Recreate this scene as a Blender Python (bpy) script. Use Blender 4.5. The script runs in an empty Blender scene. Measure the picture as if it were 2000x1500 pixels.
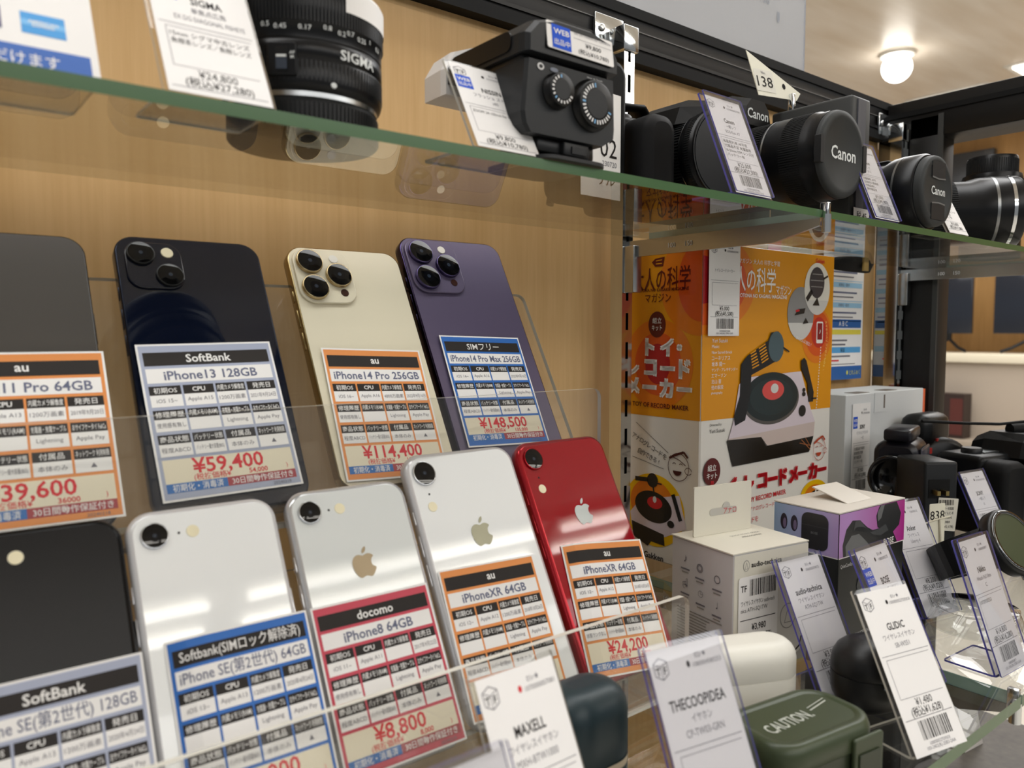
import bpy, bmesh, math, random
from mathutils import Matrix, Vector
random.seed(7)
S = bpy.context.scene
COL = S.collection
Z0 = 1.30                     # eye height: everything below is measured from the eye
R = math.radians

# ------------------------------------------------------------------ camera
cam = bpy.data.cameras.new('camera'); camo = bpy.data.objects.new('camera', cam); COL.objects.link(camo)
th, ph = R(38.4), R(3.76)
camo.location = (0, 0, Z0); camo.rotation_euler = (R(90) - ph, 0, -th)
cam.sensor_width = 36; cam.lens = 1520 / 2000 * 36
cam.clip_start = .02; cam.clip_end = 40
cam.dof.use_dof = True; cam.dof.focus_distance = .58; cam.dof.aperture_fstop = 11
S.camera = camo
# ------------------------------------------------------------------ world, view
w = bpy.data.worlds.new('world'); S.world = w; w.use_nodes = True
bg = w.node_tree.nodes['Background']; bg.inputs[0].default_value = (.97, .985, 1, 1); bg.inputs[1].default_value = .32
S.view_settings.view_transform = 'Standard'; S.view_settings.look = 'None'
S.view_settings.gamma = 1; S.view_settings.exposure = -0.32; S.view_settings.use_curve_mapping = False
S.cycles.transparent_max_bounces = 32; S.cycles.max_bounces = 8; S.cycles.glossy_bounces = 5
S.cycles.caustics_reflective = False; S.cycles.caustics_refractive = False

def area(name, loc, size, power, col=(1, 1, 1), rot=(0, 0, 0)):
    l = bpy.data.lights.new(name, 'AREA'); l.shape = 'RECTANGLE'; l.size, l.size_y = size; l.energy = power; l.color = col
    o = bpy.data.objects.new(name, l); o.location = (loc[0], loc[1], loc[2] + Z0); o.rotation_euler = rot; COL.objects.link(o); return o
CEIL = 1.22
area('ceiling_fill', (.7, -2.4, CEIL - .10), (5.0, 1.4), 80)  # added soft frontal fill behind the eye, not one of the fixtures
area('ceiling_fill', (.8, .27, CEIL - .10), (3.4, .3), 24)  # added overhead fill above the case, no fixture hangs there
area('ceiling_fill', (2.2, .9, CEIL - .10), (1.2, 1.2), 26)  # added fill to lift the dark right side and the ceiling
area('ceiling_fill', (3.7, 1.3, CEIL - .10), (1.6, 2.4), 42)  # added broad fill for the far end of the shop

# ------------------------------------------------------------------ materials
def lin(h):
    c = [int(h[i:i + 2], 16) / 255 for i in (0, 2, 4)]
    return tuple((x / 12.92 if x <= .04045 else ((x + .055) / 1.055) ** 2.4) for x in c) + (1,)
MATS = {}
def mat(name, col='808080', rough=.5, metal=0, spec=.5, coat=0, emit=None, es=0):
    if name in MATS: return MATS[name]
    m = bpy.data.materials.new(name); m.use_nodes = True; b = m.node_tree.nodes['Principled BSDF']
    b.inputs['Base Color'].default_value = lin(col); b.inputs['Roughness'].default_value = rough
    b.inputs['Metallic'].default_value = metal; b.inputs['Specular IOR Level'].default_value = spec
    b.inputs['Coat Weight'].default_value = coat; b.inputs['Coat Roughness'].default_value = .04
    if emit: b.inputs['Emission Color'].default_value = lin(emit); b.inputs['Emission Strength'].default_value = es
    MATS[name] = m; return m
def clear(name, tint=(.97, .98, .97), rough=0.0, ior=1.5, haze=0., hcol='e8e8e8', k=1.):
    """thin clear sheet: straight-through with Fresnel reflection and a little surface haze"""
    if name in MATS: return MATS[name]
    m = bpy.data.materials.new(name); m.use_nodes = True; nt = m.node_tree; nt.nodes.clear(); N = nt.nodes.new; L = nt.links.new
    out = N('ShaderNodeOutputMaterial'); tr = N('ShaderNodeBsdfTransparent'); tr.inputs[0].default_value = (*tint, 1)
    gl = N('ShaderNodeBsdfGlossy'); gl.inputs['Roughness'].default_value = rough
    geo = N('ShaderNodeNewGeometry'); mx = N('ShaderNodeMix'); mx.data_type = 'FLOAT'
    mx.inputs['A'].default_value = ior; mx.inputs['B'].default_value = 1 / ior
    L(geo.outputs['Backfacing'], mx.inputs['Factor']); fr = N('ShaderNodeFresnel'); L(mx.outputs['Result'], fr.inputs['IOR'])
    mk = N('ShaderNodeMath'); mk.operation = 'MULTIPLY'; L(fr.outputs[0], mk.inputs[0]); mk.inputs[1].default_value = k
    df = N('ShaderNodeBsdfDiffuse'); df.inputs[0].default_value = lin(hcol)
    m1 = N('ShaderNodeMixShader'); m1.inputs[0].default_value = haze; L(tr.outputs[0], m1.inputs[1]); L(df.outputs[0], m1.inputs[2])
    m2 = N('ShaderNodeMixShader'); L(mk.outputs[0], m2.inputs[0]); L(m1.outputs[0], m2.inputs[1]); L(gl.outputs[0], m2.inputs[2])
    L(m2.outputs[0], out.inputs[0]); MATS[name] = m; return m
def wood(name, c1, c2, scale=1., rough=.45):
    m = bpy.data.materials.new(name); m.use_nodes = True; nt = m.node_tree; N = nt.nodes.new; L = nt.links.new
    b = nt.nodes['Principled BSDF']; b.inputs['Roughness'].default_value = rough; b.inputs['Specular IOR Level'].default_value = .3
    tc = N('ShaderNodeTexCoord'); mp = N('ShaderNodeMapping'); mp.inputs['Scale'].default_value = (38 * scale, 38 * scale, 1.6 * scale)
    n1 = N('ShaderNodeTexNoise'); n1.inputs['Scale'].default_value = 1.0; n1.inputs['Detail'].default_value = 5; n1.inputs['Roughness'].default_value = .6
    mp2 = N('ShaderNodeMapping'); mp2.inputs['Scale'].default_value = (260 * scale, 260 * scale, 14 * scale)
    n2 = N('ShaderNodeTexNoise'); n2.inputs['Scale'].default_value = 1.0; n2.inputs['Detail'].default_value = 2
    mx = N('ShaderNodeMix'); mx.data_type = 'FLOAT'; mx.inputs['Factor'].default_value = .35
    rp = N('ShaderNodeValToRGB'); rp.color_ramp.elements[0].position = .34; rp.color_ramp.elements[0].color = lin(c1)
    rp.color_ramp.elements[1].position = .68; rp.color_ramp.elements[1].color = lin(c2)
    L(tc.outputs['Object'], mp.inputs[0]); L(tc.outputs['Object'], mp2.inputs[0]); L(mp.outputs[0], n1.inputs[0]); L(mp2.outputs[0], n2.inputs[0])
    L(n1.outputs['Fac'], mx.inputs['A']); L(n2.outputs['Fac'], mx.inputs['B']); L(mx.outputs['Result'], rp.inputs[0]); L(rp.outputs[0], b.inputs['Base Color'])
    MATS[name] = m; return m
def gradient(name, c1, c2, axis=0, lo=0, hi=1, rough=.3):
    m = bpy.data.materials.new(name); m.use_nodes = True; nt = m.node_tree; N = nt.nodes.new; L = nt.links.new
    b = nt.nodes['Principled BSDF']; b.inputs['Roughness'].default_value = rough
    tc = N('ShaderNodeTexCoord'); sp = N('ShaderNodeSeparateXYZ'); mr = N('ShaderNodeMapRange'); mr.inputs[1].default_value = lo; mr.inputs[2].default_value = hi
    rp = N('ShaderNodeValToRGB'); rp.color_ramp.elements[0].color = lin(c1); rp.color_ramp.elements[1].color = lin(c2)
    L(tc.outputs['Object'], sp.inputs[0]); L(sp.outputs[axis], mr.inputs[0]); L(mr.outputs[0], rp.inputs[0]); L(rp.outputs[0], b.inputs['Base Color'])
    MATS[name] = m; return m

WHITE = mat('paper_white', 'f1efed', .6, spec=.3); INK = mat('ink_black', '24201f', .6, spec=.2); INKG = mat('ink_grey', '77757c', .6, spec=.2)
INKB = mat('ink_slate', '6c7088', .6, spec=.2); RED = mat('ink_red', 'd8323a', .6, spec=.2); CREAM = mat('ink_cream', 'ece3cb', .6, spec=.2)
BLUEBAND = mat('ink_blue_band', '3f74b8', .6, spec=.2); REDBAND = mat('ink_red_band', 'a8474c', .6, spec=.2); WEBBLUE = mat('ink_web_blue', '1f55d0', .5, spec=.2)
HEADER = mat('ink_header', '2f2b29', .6, spec=.2)
BLK = mat('black_plastic', '0f1011', .4, spec=.35); BLKM = mat('black_matte', '0d0d0d', .65, spec=.2); BLKG = mat('black_gloss', '0c0d10', .12, spec=.5)
GRPH = mat('graphite', '3a3b3a', .5, spec=.35); CHROME = mat('chrome', 'd9dcdd', .12, metal=1); STEEL = mat('steel', 'b4b6b6', .25, metal=1)
GREYP = mat('print_light', 'e4e4e4', .5)
GLASS = clear('shelf_glass', (.975, .985, .972), k=1.0); GLASSE = mat('glass_edge_green', '4a6a44', .18, spec=.5)
ACR = clear('clear_acrylic', (.975, .975, .965), haze=.015); ACRE = mat('acrylic_edge', 'd6d3c8', .25)
HOLD = clear('holder_acrylic', (.97, .97, .985), haze=.02); HOLDE = mat('holder_edge_violet', '5a58b0', .2)
FROST = clear('frosted_plastic', (.80, .83, .87), haze=.35, hcol='e3e7ee', rough=.1)

# ------------------------------------------------------------------ geometry helpers
TXT = {}
def text_mesh(s, bold):
    k = (s, bold)
    if k in TXT: return TXT[k]
    c = bpy.data.curves.new('t', 'FONT'); c.body = s; c.resolution_u = 2; c.offset = (.006 if any(ord(q) > 0x3000 for q in s) else .018) if bold else 0
    o = bpy.data.objects.new('t', c); COL.objects.link(o); dg = bpy.context.evaluated_depsgraph_get(); dg.update()
    me = bpy.data.meshes.new_from_object(o.evaluated_get(dg))
    vs = [v.co.copy() for v in me.vertices]; fs = [tuple(p.vertices) for p in me.polygons]
    bpy.data.objects.remove(o); bpy.data.curves.remove(c); bpy.data.meshes.remove(me)
    if vs:
        x0, x1 = min(v.x for v in vs), max(v.x for v in vs); y0, y1 = min(v.y for v in vs), max(v.y for v in vs)
        vs = [Vector((v.x - (x0 + x1) / 2, v.y - (y0 + y1) / 2, 0)) for v in vs]
    else: x0 = x1 = y0 = y1 = 0
    TXT[k] = (vs, fs, x1 - x0, y1 - y0); return TXT[k]
def rr(wd, h, r, n=6, cx=0, cy=0):
    r = max(min(r, wd / 2, h / 2), 1e-5); pts = []
    for qx, qy, a0 in ((1, -1, -90), (1, 1, 0), (-1, 1, 90), (-1, -1, 180)):
        for i in range(n + 1):
            a = R(a0 + 90 * i / n); pts.append((cx + qx * (wd / 2 - r) + r * math.cos(a), cy + qy * (h / 2 - r) + r * math.sin(a)))
    return pts
def ell(cx, cy, rx, ry, n=32, a0=0, a1=360, rot=0):
    c, s_ = math.cos(R(rot)), math.sin(R(rot)); o = []
    full = abs(a1 - a0) >= 360
    for i in range(n if full else n + 1):
        a = R(a0 + (a1 - a0) * i / n); x, y = rx * math.cos(a), ry * math.sin(a); o.append((cx + x * c - y * s_, cy + x * s_ + y * c))
    return o
def FR(o, X, U):
    X = Vector(X).normalized(); U = Vector(U).normalized(); n = X.cross(U)
    return Matrix(((X.x, U.x, n.x, o[0]), (X.y, U.y, n.y, o[1]), (X.z, U.z, n.z, o[2]), (0, 0, 0, 1)))
MM = Matrix.Diagonal((.001, .001, .001, 1))
class MB:
    def __init__(s, mmu=False): s.bm = bmesh.new(); s.m = []; s.T = Matrix.Identity(4)
    def mi(s, m):
        if m not in s.m: s.m.append(m)
        return s.m.index(m)
    def add(s, vs, fs, m, M=None, smooth=False):
        M = s.T @ M if M is not None else s.T; i = s.mi(m)
        bv = [s.bm.verts.new(M @ Vector(v)) for v in vs]
        for f in fs:
            try: q = s.bm.faces.new([bv[k] for k in f]); q.material_index = i; q.smooth = smooth
            except ValueError: pass
        return bv
    def box(s, m, x0, x1, y0, y1, z0, z1, M=None, bev=0, seg=2):
        if bev:
            t = bmesh.new(); bmesh.ops.create_cube(t, size=1)
            for v in t.verts: v.co = Vector(((x0 + x1) / 2 + v.co.x * (x1 - x0), (y0 + y1) / 2 + v.co.y * (y1 - y0), (z0 + z1) / 2 + v.co.z * (z1 - z0)))
            bmesh.ops.bevel(t, geom=list(t.edges), offset=bev, segments=seg, profile=.5, affect='EDGES')
            t.verts.index_update(); s.add([v.co.copy() for v in t.verts], [[v.index for v in f.verts] for f in t.faces], m, M, seg > 1); t.free(); return
        v = [(x, y, z) for z in (z0, z1) for x, y in ((x0, y0), (x1, y0), (x1, y1), (x0, y1))]
        s.add(v, [(3, 2, 1, 0), (4, 5, 6, 7), (0, 1, 5, 4), (1, 2, 6, 5), (2, 3, 7, 6), (3, 0, 4, 7)], m, M)
    def rings(s, rings, m, M=None, cap0=None, cap1=None, smooth=True):
        n = len(rings[0]); vs = [p for r_ in rings for p in r_]
        fs = [(a * n + i, a * n + (i + 1) % n, (a + 1) * n + (i + 1) % n, (a + 1) * n + i) for a in range(len(rings) - 1) for i in range(n)]
        s.add(vs, fs, m, M, smooth)
        if cap0: s.add(rings[0], [tuple(range(n))[::-1]], cap0, M)
        if cap1: s.add(rings[-1], [tuple(range(n))], cap1, M)
    def slab(s, wd, h, r, z0, z1, m, mtop=None, bev=0, n=6, cx=0, cy=0, M=None, mbot=None):
        """rounded rectangle in xy from z0 to z1 with softened rims"""
        R_ = lambda ins, z: [(x, y, z) for x, y in rr(wd - 2 * ins, h - 2 * ins, r - ins, n, cx, cy)]
        if bev: rg = [R_(bev, z0), R_(bev * .3, z0 + bev * .3), R_(0, z0 + bev), R_(0, z1 - bev), R_(bev * .3, z1 - bev * .3), R_(bev, z1)]
        else: rg = [R_(0, z0), R_(0, z1)]
        s.rings(rg, m, M, mbot or m, mtop or m, smooth=bool(bev) or n > 2)
    def prism(s, pts, z0, z1, m, M=None, mtop=None):
        s.rings([[(x, y, z0) for x, y in pts], [(x, y, z1) for x, y in pts]], m, M, m, mtop or m, smooth=False)
    def flat(s, pts, z, m, M=None): s.add([(x, y, z) for x, y in pts], [tuple(range(len(pts)))], m, M)
    def quad(s, m, x0, x1, y0, y1, z, M=None, nx=1):
        vs = [(x0 + (x1 - x0) * i / nx, y, z) for i in range(nx + 1) for y in (y0, y1)]
        s.add(vs, [(2 * i, 2 * i + 2, 2 * i + 3, 2 * i + 1) for i in range(nx)], m, M)
    def line(s, m, pts, t, z, M=None):
        for (a, b), (c, d) in zip(pts, pts[1:]):
            L_ = math.hypot(c - a, d - b) or 1; nx, ny = -(d - b) / L_ * t / 2, (c - a) / L_ * t / 2
            s.add([(a + nx, b + ny, z), (a - nx, b - ny, z), (c - nx, d - ny, z), (c + nx, d + ny, z)], [(0, 1, 2, 3)], m, M)
    def lathe(s, prof, m, M=None, seg=40, smooth=True, caps=True, mtop=None):
        rg = [[(r_ * math.cos(2 * math.pi * i / seg), r_ * math.sin(2 * math.pi * i / seg), z) for i in range(seg)] for r_, z in prof]
        s.rings(rg, m, M, m if caps else None, (mtop or m) if caps else None, smooth)
    def tube(s, pts, r_, m, M=None, seg=8, flat_=1.):
        pts = [Vector(p) for p in pts]; rg = []
        up = Vector((0, 0, 1))
        for i, p in enumerate(pts):
            t = (pts[min(i + 1, len(pts) - 1)] - pts[max(i - 1, 0)]).normalized()
            a = t.cross(up)
            if a.length < .05: a = t.cross(Vector((0, 1, 0)))
            a.normalize(); b = a.cross(t)
            rg.append([tuple(p + a * (r_ * math.cos(2 * math.pi * k / seg)) + b * (r_ * flat_ * math.sin(2 * math.pi * k / seg))) for k in range(seg)])
        s.rings(rg, m, M, m, m)
    def text(s, t, m, cx, cy, h, z, maxw=None, bold=False, align='C', M=None, rot=0, sx=1.):
        vs, fs, w_, h_ = text_mesh(t, bold)
        if not vs: return
        k = h / .73; kx = k * sx
        if maxw and w_ * kx > maxw: kx = maxw / w_
        dx = {'C': 0, 'L': w_ * kx / 2, 'R': -w_ * kx / 2}[align]; c, q = math.cos(R(rot)), math.sin(R(rot))
        o = []
        for v in vs:
            x, y = v.x * kx + dx, v.y * k; o.append((cx + x * c - y * q, cy + x * q + y * c, z))
        s.add(o, fs, m, M)
    def build(s, name, parent=None, M=None):
        bmesh.ops.recalc_face_normals(s.bm, faces=s.bm.faces) if False else None
        me = bpy.data.meshes.new(name); s.bm.to_mesh(me); s.bm.free()
        for m in s.m: me.materials.append(m)
        o = bpy.data.objects.new(name, me); COL.objects.link(o)
        if parent: o.parent = parent
        if M is not None: o.matrix_local = M
        return o
def W(x, y, z): return (x, y, z + Z0)
def place(o, loc, rot=(0, 0, 0)): o.location = W(*loc); o.rotation_euler = rot; return o
def tag(o, label, cat, group=None):
    o['label'] = label; o['category'] = cat
    if group: o['group'] = group
    return o
def thing(name, label, cat, loc, rot=(0, 0, 0), group=None):
    o = bpy.data.objects.new(name, None); o.empty_display_size = .01; COL.objects.link(o); place(o, loc, rot); return tag(o, label, cat, group)
def thingM(name, label, cat, M, group=None):
    o = bpy.data.objects.new(name, None); o.empty_display_size = .01; COL.objects.link(o)
    o.matrix_world = Matrix.Translation((0, 0, Z0)) @ M; return tag(o, label, cat, group)
def struct(name, mb, loc=(0, 0, 0)):
    o = mb.build(name); place(o, loc); o['kind'] = 'structure'; return o
def leanM(x, y, z, lean=28.8, yaw=0, roll=0):
    """frame of a panel leaning back: x to the right, y up the panel, z out of its face"""
    a, q = R(lean), R(yaw); X = Vector((math.cos(q), math.sin(q), 0)); Nn = Vector((-math.sin(q), math.cos(q), 0)); U = Nn * math.sin(a) + Vector((0, 0, math.cos(a)))
    return FR((x, y, z), X, U) @ Matrix.Rotation(R(roll), 4, 'Z')
FX = lambda x, y, z: FR((x, y, z), (1, 0, 0), (0, 0, 1))     # a face looking out at the viewer (-Y)
FL = lambda x, y, z: FR((x, y, z), (0, -1, 0), (0, 0, 1))    # a face looking left (-X)

ZL, ZU = -.206, .0825          # tops of the lower and the upper glass shelf
WALLY = .50
# ------------------------------------------------------------------ setting
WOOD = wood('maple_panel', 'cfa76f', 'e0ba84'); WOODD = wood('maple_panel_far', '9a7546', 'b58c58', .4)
m = MB(); m.box(WOOD, -.9, .989, WALLY, WALLY + .02, -1.3, .26); struct('wall_back', m)
m = MB(); m.box(mat('floor_tile', 'ddd7cc', .3), -3, 5.25, -4, 6, -1.32, -1.30); struct('floor', m)
def ceiling_mat():
    mm = bpy.data.materials.new('ceiling_plank'); mm.use_nodes = True; nt = mm.node_tree; N = nt.nodes.new; L = nt.links.new; b = nt.nodes['Principled BSDF']
    b.inputs['Roughness'].default_value = .35
    tc = N('ShaderNodeTexCoord'); mp = N('ShaderNodeMapping'); mp.inputs['Rotation'].default_value = (0, 0, R(20)); mp.inputs['Scale'].default_value = (.9, 5, 1)
    n = N('ShaderNodeTexNoise'); n.inputs['Scale'].default_value = 1.6; n.inputs['Detail'].default_value = 6
    rp = N('ShaderNodeValToRGB'); rp.color_ramp.elements[0].position = .3; rp.color_ramp.elements[0].color = lin('e2d6c6'); rp.color_ramp.elements[1].position = .7; rp.color_ramp.elements[1].color = lin('f8f2e9')
    L(tc.outputs['Object'], mp.inputs[0]); L(mp.outputs[0], n.inputs[0]); L(n.outputs['Fac'], rp.inputs[0]); L(rp.outputs[0], b.inputs['Base Color']); return mm
m = MB(); m.box(ceiling_mat(), -2.5, 5.25, -2.6, 6, CEIL, CEIL + .03); struct('ceiling', m)
m = MB(); m.box(WOODD, 5.2, 5.25, -2.6, 6, -1.3, CEIL); struct('wall_right', m)
# black head rail with its groove, the corner post and the side rail of the case
BEAM = mat('black_rail', '191817', .4, spec=.3)
m = MB(); m.box(BEAM, -.9, 1.03, .492, .53, .250, .288, bev=.001); m.box(BLKM, -.9, 1.03, .489, .492, .279, .288); m.box(mat('rail_line', '6d6b69', .4), -.9, 1.03, .4905, .4922, .2685, .2692); m.box(BEAM, -.9, 1.03, .490, .4925, .2535, .2565); m.box(BLKM, -.9, .985, .488, .502, .240, .250)  # lowest black strip stands in for the shadow under the rail
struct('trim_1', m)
m = MB(); m.box(BEAM, .992, 1.03, .425, .462, -.7, .262, bev=.0015); m.box(mat('dark_mirror', '8d8c88', .04, metal=1), .990, .998, .462, .499, -.7, .25); m.box(GRPH, .9905, .993, .422, .428, -.7, .262); struct('trim_2', m)
m = MB(); m.box(BEAM, .992, 1.05, -.9, .49, .236, .285, bev=.0015); m.box(BLKM, .990, .993, -.9, .49, .266, .272); struct('trim_3', m)
# deck under the display shelves
m = MB(); m.box(wood('grey_oak', '4d4842', '6a635a', .5), -.9, 1.0, .02, .499, -.47, -.45); struct('trim_4', m)

# ------------------------------------------------------------------ far end of the shop
t = thing('cabinet', 'pale beige cabinet with a cream shelf top at the far right', 'cabinet', (4.70, 1.5, -1.30))
m = MB(); m.box(mat('cabinet_beige', 'b9ab9b', .5), 0, .49, -3.0, 4, 0, 1.135); m.build('body', t)
m = MB(); m.box(mat('cream_shelf', 'eee4cc', .4), -.03, .49, -3.0, 4, 1.135, 1.185, bev=.004); m.build('shelf_top', t)
def monitor(y, wd, label, h):
    t = thing('monitor', label, 'monitor', (4.92, y, -.1145), (0, 0, 0))
    m = MB(); m.box(mat('screen_dark', '262a33', .12), -.015, .015, -wd / 2, wd / 2, .11, .11 + h, bev=.005); m.build('screen', t)
    m = MB(); m.tube([(0, 0, .14), (0, 0, .07)], .016, BLK); m.build('neck', t)
    for s_ in (-1, 1):
        m = MB(); m.tube([(0, 0, .08), (-.05, s_ * .07, .03), (-.07, s_ * .12, .008)], .009, BLK); m.build('stand_leg', t)
monitor(2.02, .25, 'dark monitor on splayed black legs, nearest the black post', .34)
monitor(1.60, .36, 'wide dark monitor at the right edge, on the cream shelf', .34)
t = thing('monitor', 'dark wall-hung screen high up behind the side rail', 'monitor', (5.15, 2.06, .90))
m = MB(); m.box(mat('screen_dark2', '34363a', .3), -.03, .02, -.17, .17, -.19, .19, bev=.006); m.build('screen', t); m = MB(); m.box(BLK, .015, .049, -.05, .05, -.05, .05); m.build('wall_mount', t)
t = thing('ledge', 'low beige ledge jutting from the far cabinet', 'shelf', (4.6, 1.5, -.60)); m = MB(); m.box(mat('ledge_beige', 'a89b8b', .5), -.10, .099, -2, 3, -.02, .02, bev=.003); m.build('board', t)
t = thing('carton', 'dark brown box on the low ledge far right of the white carton', 'box', (4.60, 1.88, -.58)); m = MB(); m.box(mat('dark_brown', '33241f', .5), -.05, .05, -.10, .10, .0005, .245); m.build('body', t); m = MB(); m.box(mat('dark_red_panel', '5a2a24', .5), -.0515, -.049, -.095, -.03, .02, .22); m.build('red_panel', t)
# ------------------------------------------------------------------ ceiling lights
EM = mat('tube_lit', 'ffffff', .3, emit='fffaf2', es=14)
def twin_tube(x0, x1, y, label):
    t = thing('ceiling_light', label, 'light', ((x0 + x1) / 2, y, CEIL), group='twin tube lights on the ceiling')
    L_ = x1 - x0; m = MB(); m.box(mat('fixture_white', 'e8e6e0', .4), -L_ / 2, L_ / 2, -.11, .11, -.03, -.001); m.build('tray', t)
    for s_ in (-1, 1):
        m = MB(); m.tube([(-L_ / 2 + .03, s_ * .06, -.05), (L_ / 2 - .03, s_ * .06, -.05)], .014, EM, seg=10); m.build('tube', t)
twin_tube(.72, 1.90, -1.35, 'twin tube ceiling light behind the viewer, over the aisle')
twin_tube(1.96, 3.14, -1.35, 'twin tube ceiling light further along the aisle')
twin_tube(-.5, .66, -1.35, 'twin tube ceiling light behind the viewer on the left')
def downlight(x, y, r_, label):
    t = thing('downlight', label, 'light', (x, y, CEIL)); m = MB(); m.lathe([(.0001, -r_ * 2)] + [(r_ * math.sin(R(a)), -r_ - r_ * math.cos(R(a))) for a in range(15, 166, 15)] + [(.01, -.0005)], mat('lamp_lit', 'ffffff', .3, emit='fffaf0', es=9)); m.build('globe', t)
    m = MB(); m.lathe([(r_, -.002), (r_ * 1.15, -.002), (r_ * 1.15, -.014), (r_, -.014)], mat('fixture_white'), caps=False); m.build('ring', t)
downlight(3.49, 1.69, .062, 'round glowing ceiling lamp above the end of the rail')
t = thing('ceiling_panel_light', 'square ceiling panel light cut by the right edge', 'light', (4.35, 1.28, CEIL)); m = MB(); m.box(mat('panel_lit', 'ffffff', .3, emit='fffaf0', es=6), -.28, .28, -.16, .16, -.012, -.004); m.build('diffuser', t); m = MB(); m.box(mat('fixture_white'), -.31, .31, -.19, .19, -.004, -.0005); m.build('frame', t)
t = thing('ceiling_panel_light', 'pale ceiling panel light low at the right edge above the rail', 'light', (4.55, 1.80, CEIL)); m = MB(); m.box(mat('panel_lit2', 'ffffff', .3, emit='fffaf0', es=1.3), -.30, .30, -.17, .17, -.012, -.004); m.build('diffuser', t); m = MB(); m.box(mat('fixture_white'), -.33, .33, -.2, .2, -.004, -.0005); m.build('frame', t)

# ------------------------------------------------------------------ uprights, brackets, glass shelves
def upright(x, label):
    t = thing('shelf_upright', label, 'shelf upright', (x, .465, 0), group=None)
    m = MB(); wd = .0125; top = .252
    # front web built around its slots so that they are real holes
    zs = []; z = top - .010
    while z > -.62: zs.append(z); z -= .025
    prev = top
    for z in zs:
        m.box(CHROME, 0, wd, 0, .0012, z, prev); m.box(CHROME, 0, wd * .37, 0, .0012, z - .0145, z); m.box(CHROME, wd * .63, wd, 0, .0012, z - .0145, z); prev = z - .0145
    m.box(CHROME, 0, .0012, .0012, .014, -.62, top); m.box(CHROME, wd - .0012, wd, .0012, .014, -.62, top); m.box(BLKM, .0012, wd - .0012, .012, .0135, -.62, top); m.build('channel', t)
    m = MB(); m.box(CHROME, -.002, wd + .003, -.002, .016, .236, .257, bev=.0008); m.build('cap', t)
    m = MB(); m.box(STEEL, .001, .004, .016, .0255, .240, .257); m.box(BLKM, -.001, wd, .016, .0255, .238, .241); m.build('stay', t)
    m = MB(); m.box(CHROME, -.012, wd + .010, .0225, .0255, .246, .272, bev=.0006)
    for s_ in (-.005, wd + .001): m.lathe([(.0035, 0), (.003, .002), (.0012, .002)], STEEL, FR((s_, .0225, .260), (1, 0, 0), (0, 0, 1)), 16)
    m.build('fixing_plate', t); return t
upright(.4885, 'chrome slotted upright left of the orange box'); upright(.979, 'chrome slotted upright beside the black corner post')
def bracket(x, ztop, y1, label, h=.0135):
    t = thing('shelf_bracket', label, 'bracket', (x, .465, ztop))
    L_ = .465 - y1; P = [(0, 0), (L_, 0), (L_, -.004), (L_ - .040, -h), (0, -h)]
    m = MB(); m.prism(P, -.0015, .0015, STEEL, FR((0, 0, 0), (0, -1, 0), (0, 0, 1))); m.box(STEEL, -.005, .005, -.012, 0, -h - .030, -.004, bev=.0008)
    Mf = FL(-.0016, 0, 0); k = 1
    m.text('100', GREYP, .050, -.007, .0042, .0002, M=FR((-.0017, 0, 0), (0, -1, 0), (0, 0, 1))); m.text('150', GREYP, .067, -.007, .0042, .0002, M=FR((-.0017, 0, 0), (0, -1, 0), (0, 0, 1))); m.build('arm', t)
    m = MB(); m.box(CHROME, -.002, .002, -L_ - .002, -L_ + .004, -.006, .010, bev=.0006); m.lathe([(.0032, 0), (.0032, .012)], CHROME, FR((0, -L_, -.010), (0, -1, 0), (1, 0, 0)), 14); m.build('shelf_clip', t)
bracket(.4945, ZU - .005, .2835, 'steel bracket under the upper shelf, numbers stamped on its side')
bracket(.985, ZU - .005, .2835, 'steel bracket at the far right end of the upper shelf')
bracket(.4945, ZL - .007, .16, 'steel bracket under the lower shelf, below the small white box', .016)
def shelf(x0, x1, y0, y1, ztop, t_, label):
    t = thing('glass_shelf', label, 'glass shelf', ((x0 + x1) / 2, (y0 + y1) / 2, ztop))
    a, b = (x1 - x0) / 2, (y1 - y0) / 2
    m = MB(); v = [(x, y, z) for z in (-t_, 0) for x, y in ((-a, -b), (a, -b), (a, b), (-a, b))]
    m.add(v, [(3, 2, 1, 0), (4, 5, 6, 7)], GLASS); m.add(v, [(0, 1, 5, 4)], GLASSE); m.add(v, [(1, 2, 6, 5), (3, 0, 4, 7)], mat('glass_side', '8fa89c', .2)); m.add(v, [(2, 3, 7, 6)], GLASS); m.build('pane', t)
shelf(-.35, .4937, .2855, .44, ZU, .005, 'upper glass shelf under the black lens and flash, green edged')
shelf(.4953, 1.02, .2855, .44, ZU, .005, 'upper glass shelf under the cameras at the right, green edged')
shelf(-.35, .4937, .157, .44, ZL, .007, 'lower glass shelf under the phone stand and earbud cases')
shelf(.4953, 1.02, .157, .44, ZL, .007, 'lower glass shelf under the orange box and the watch')

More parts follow.
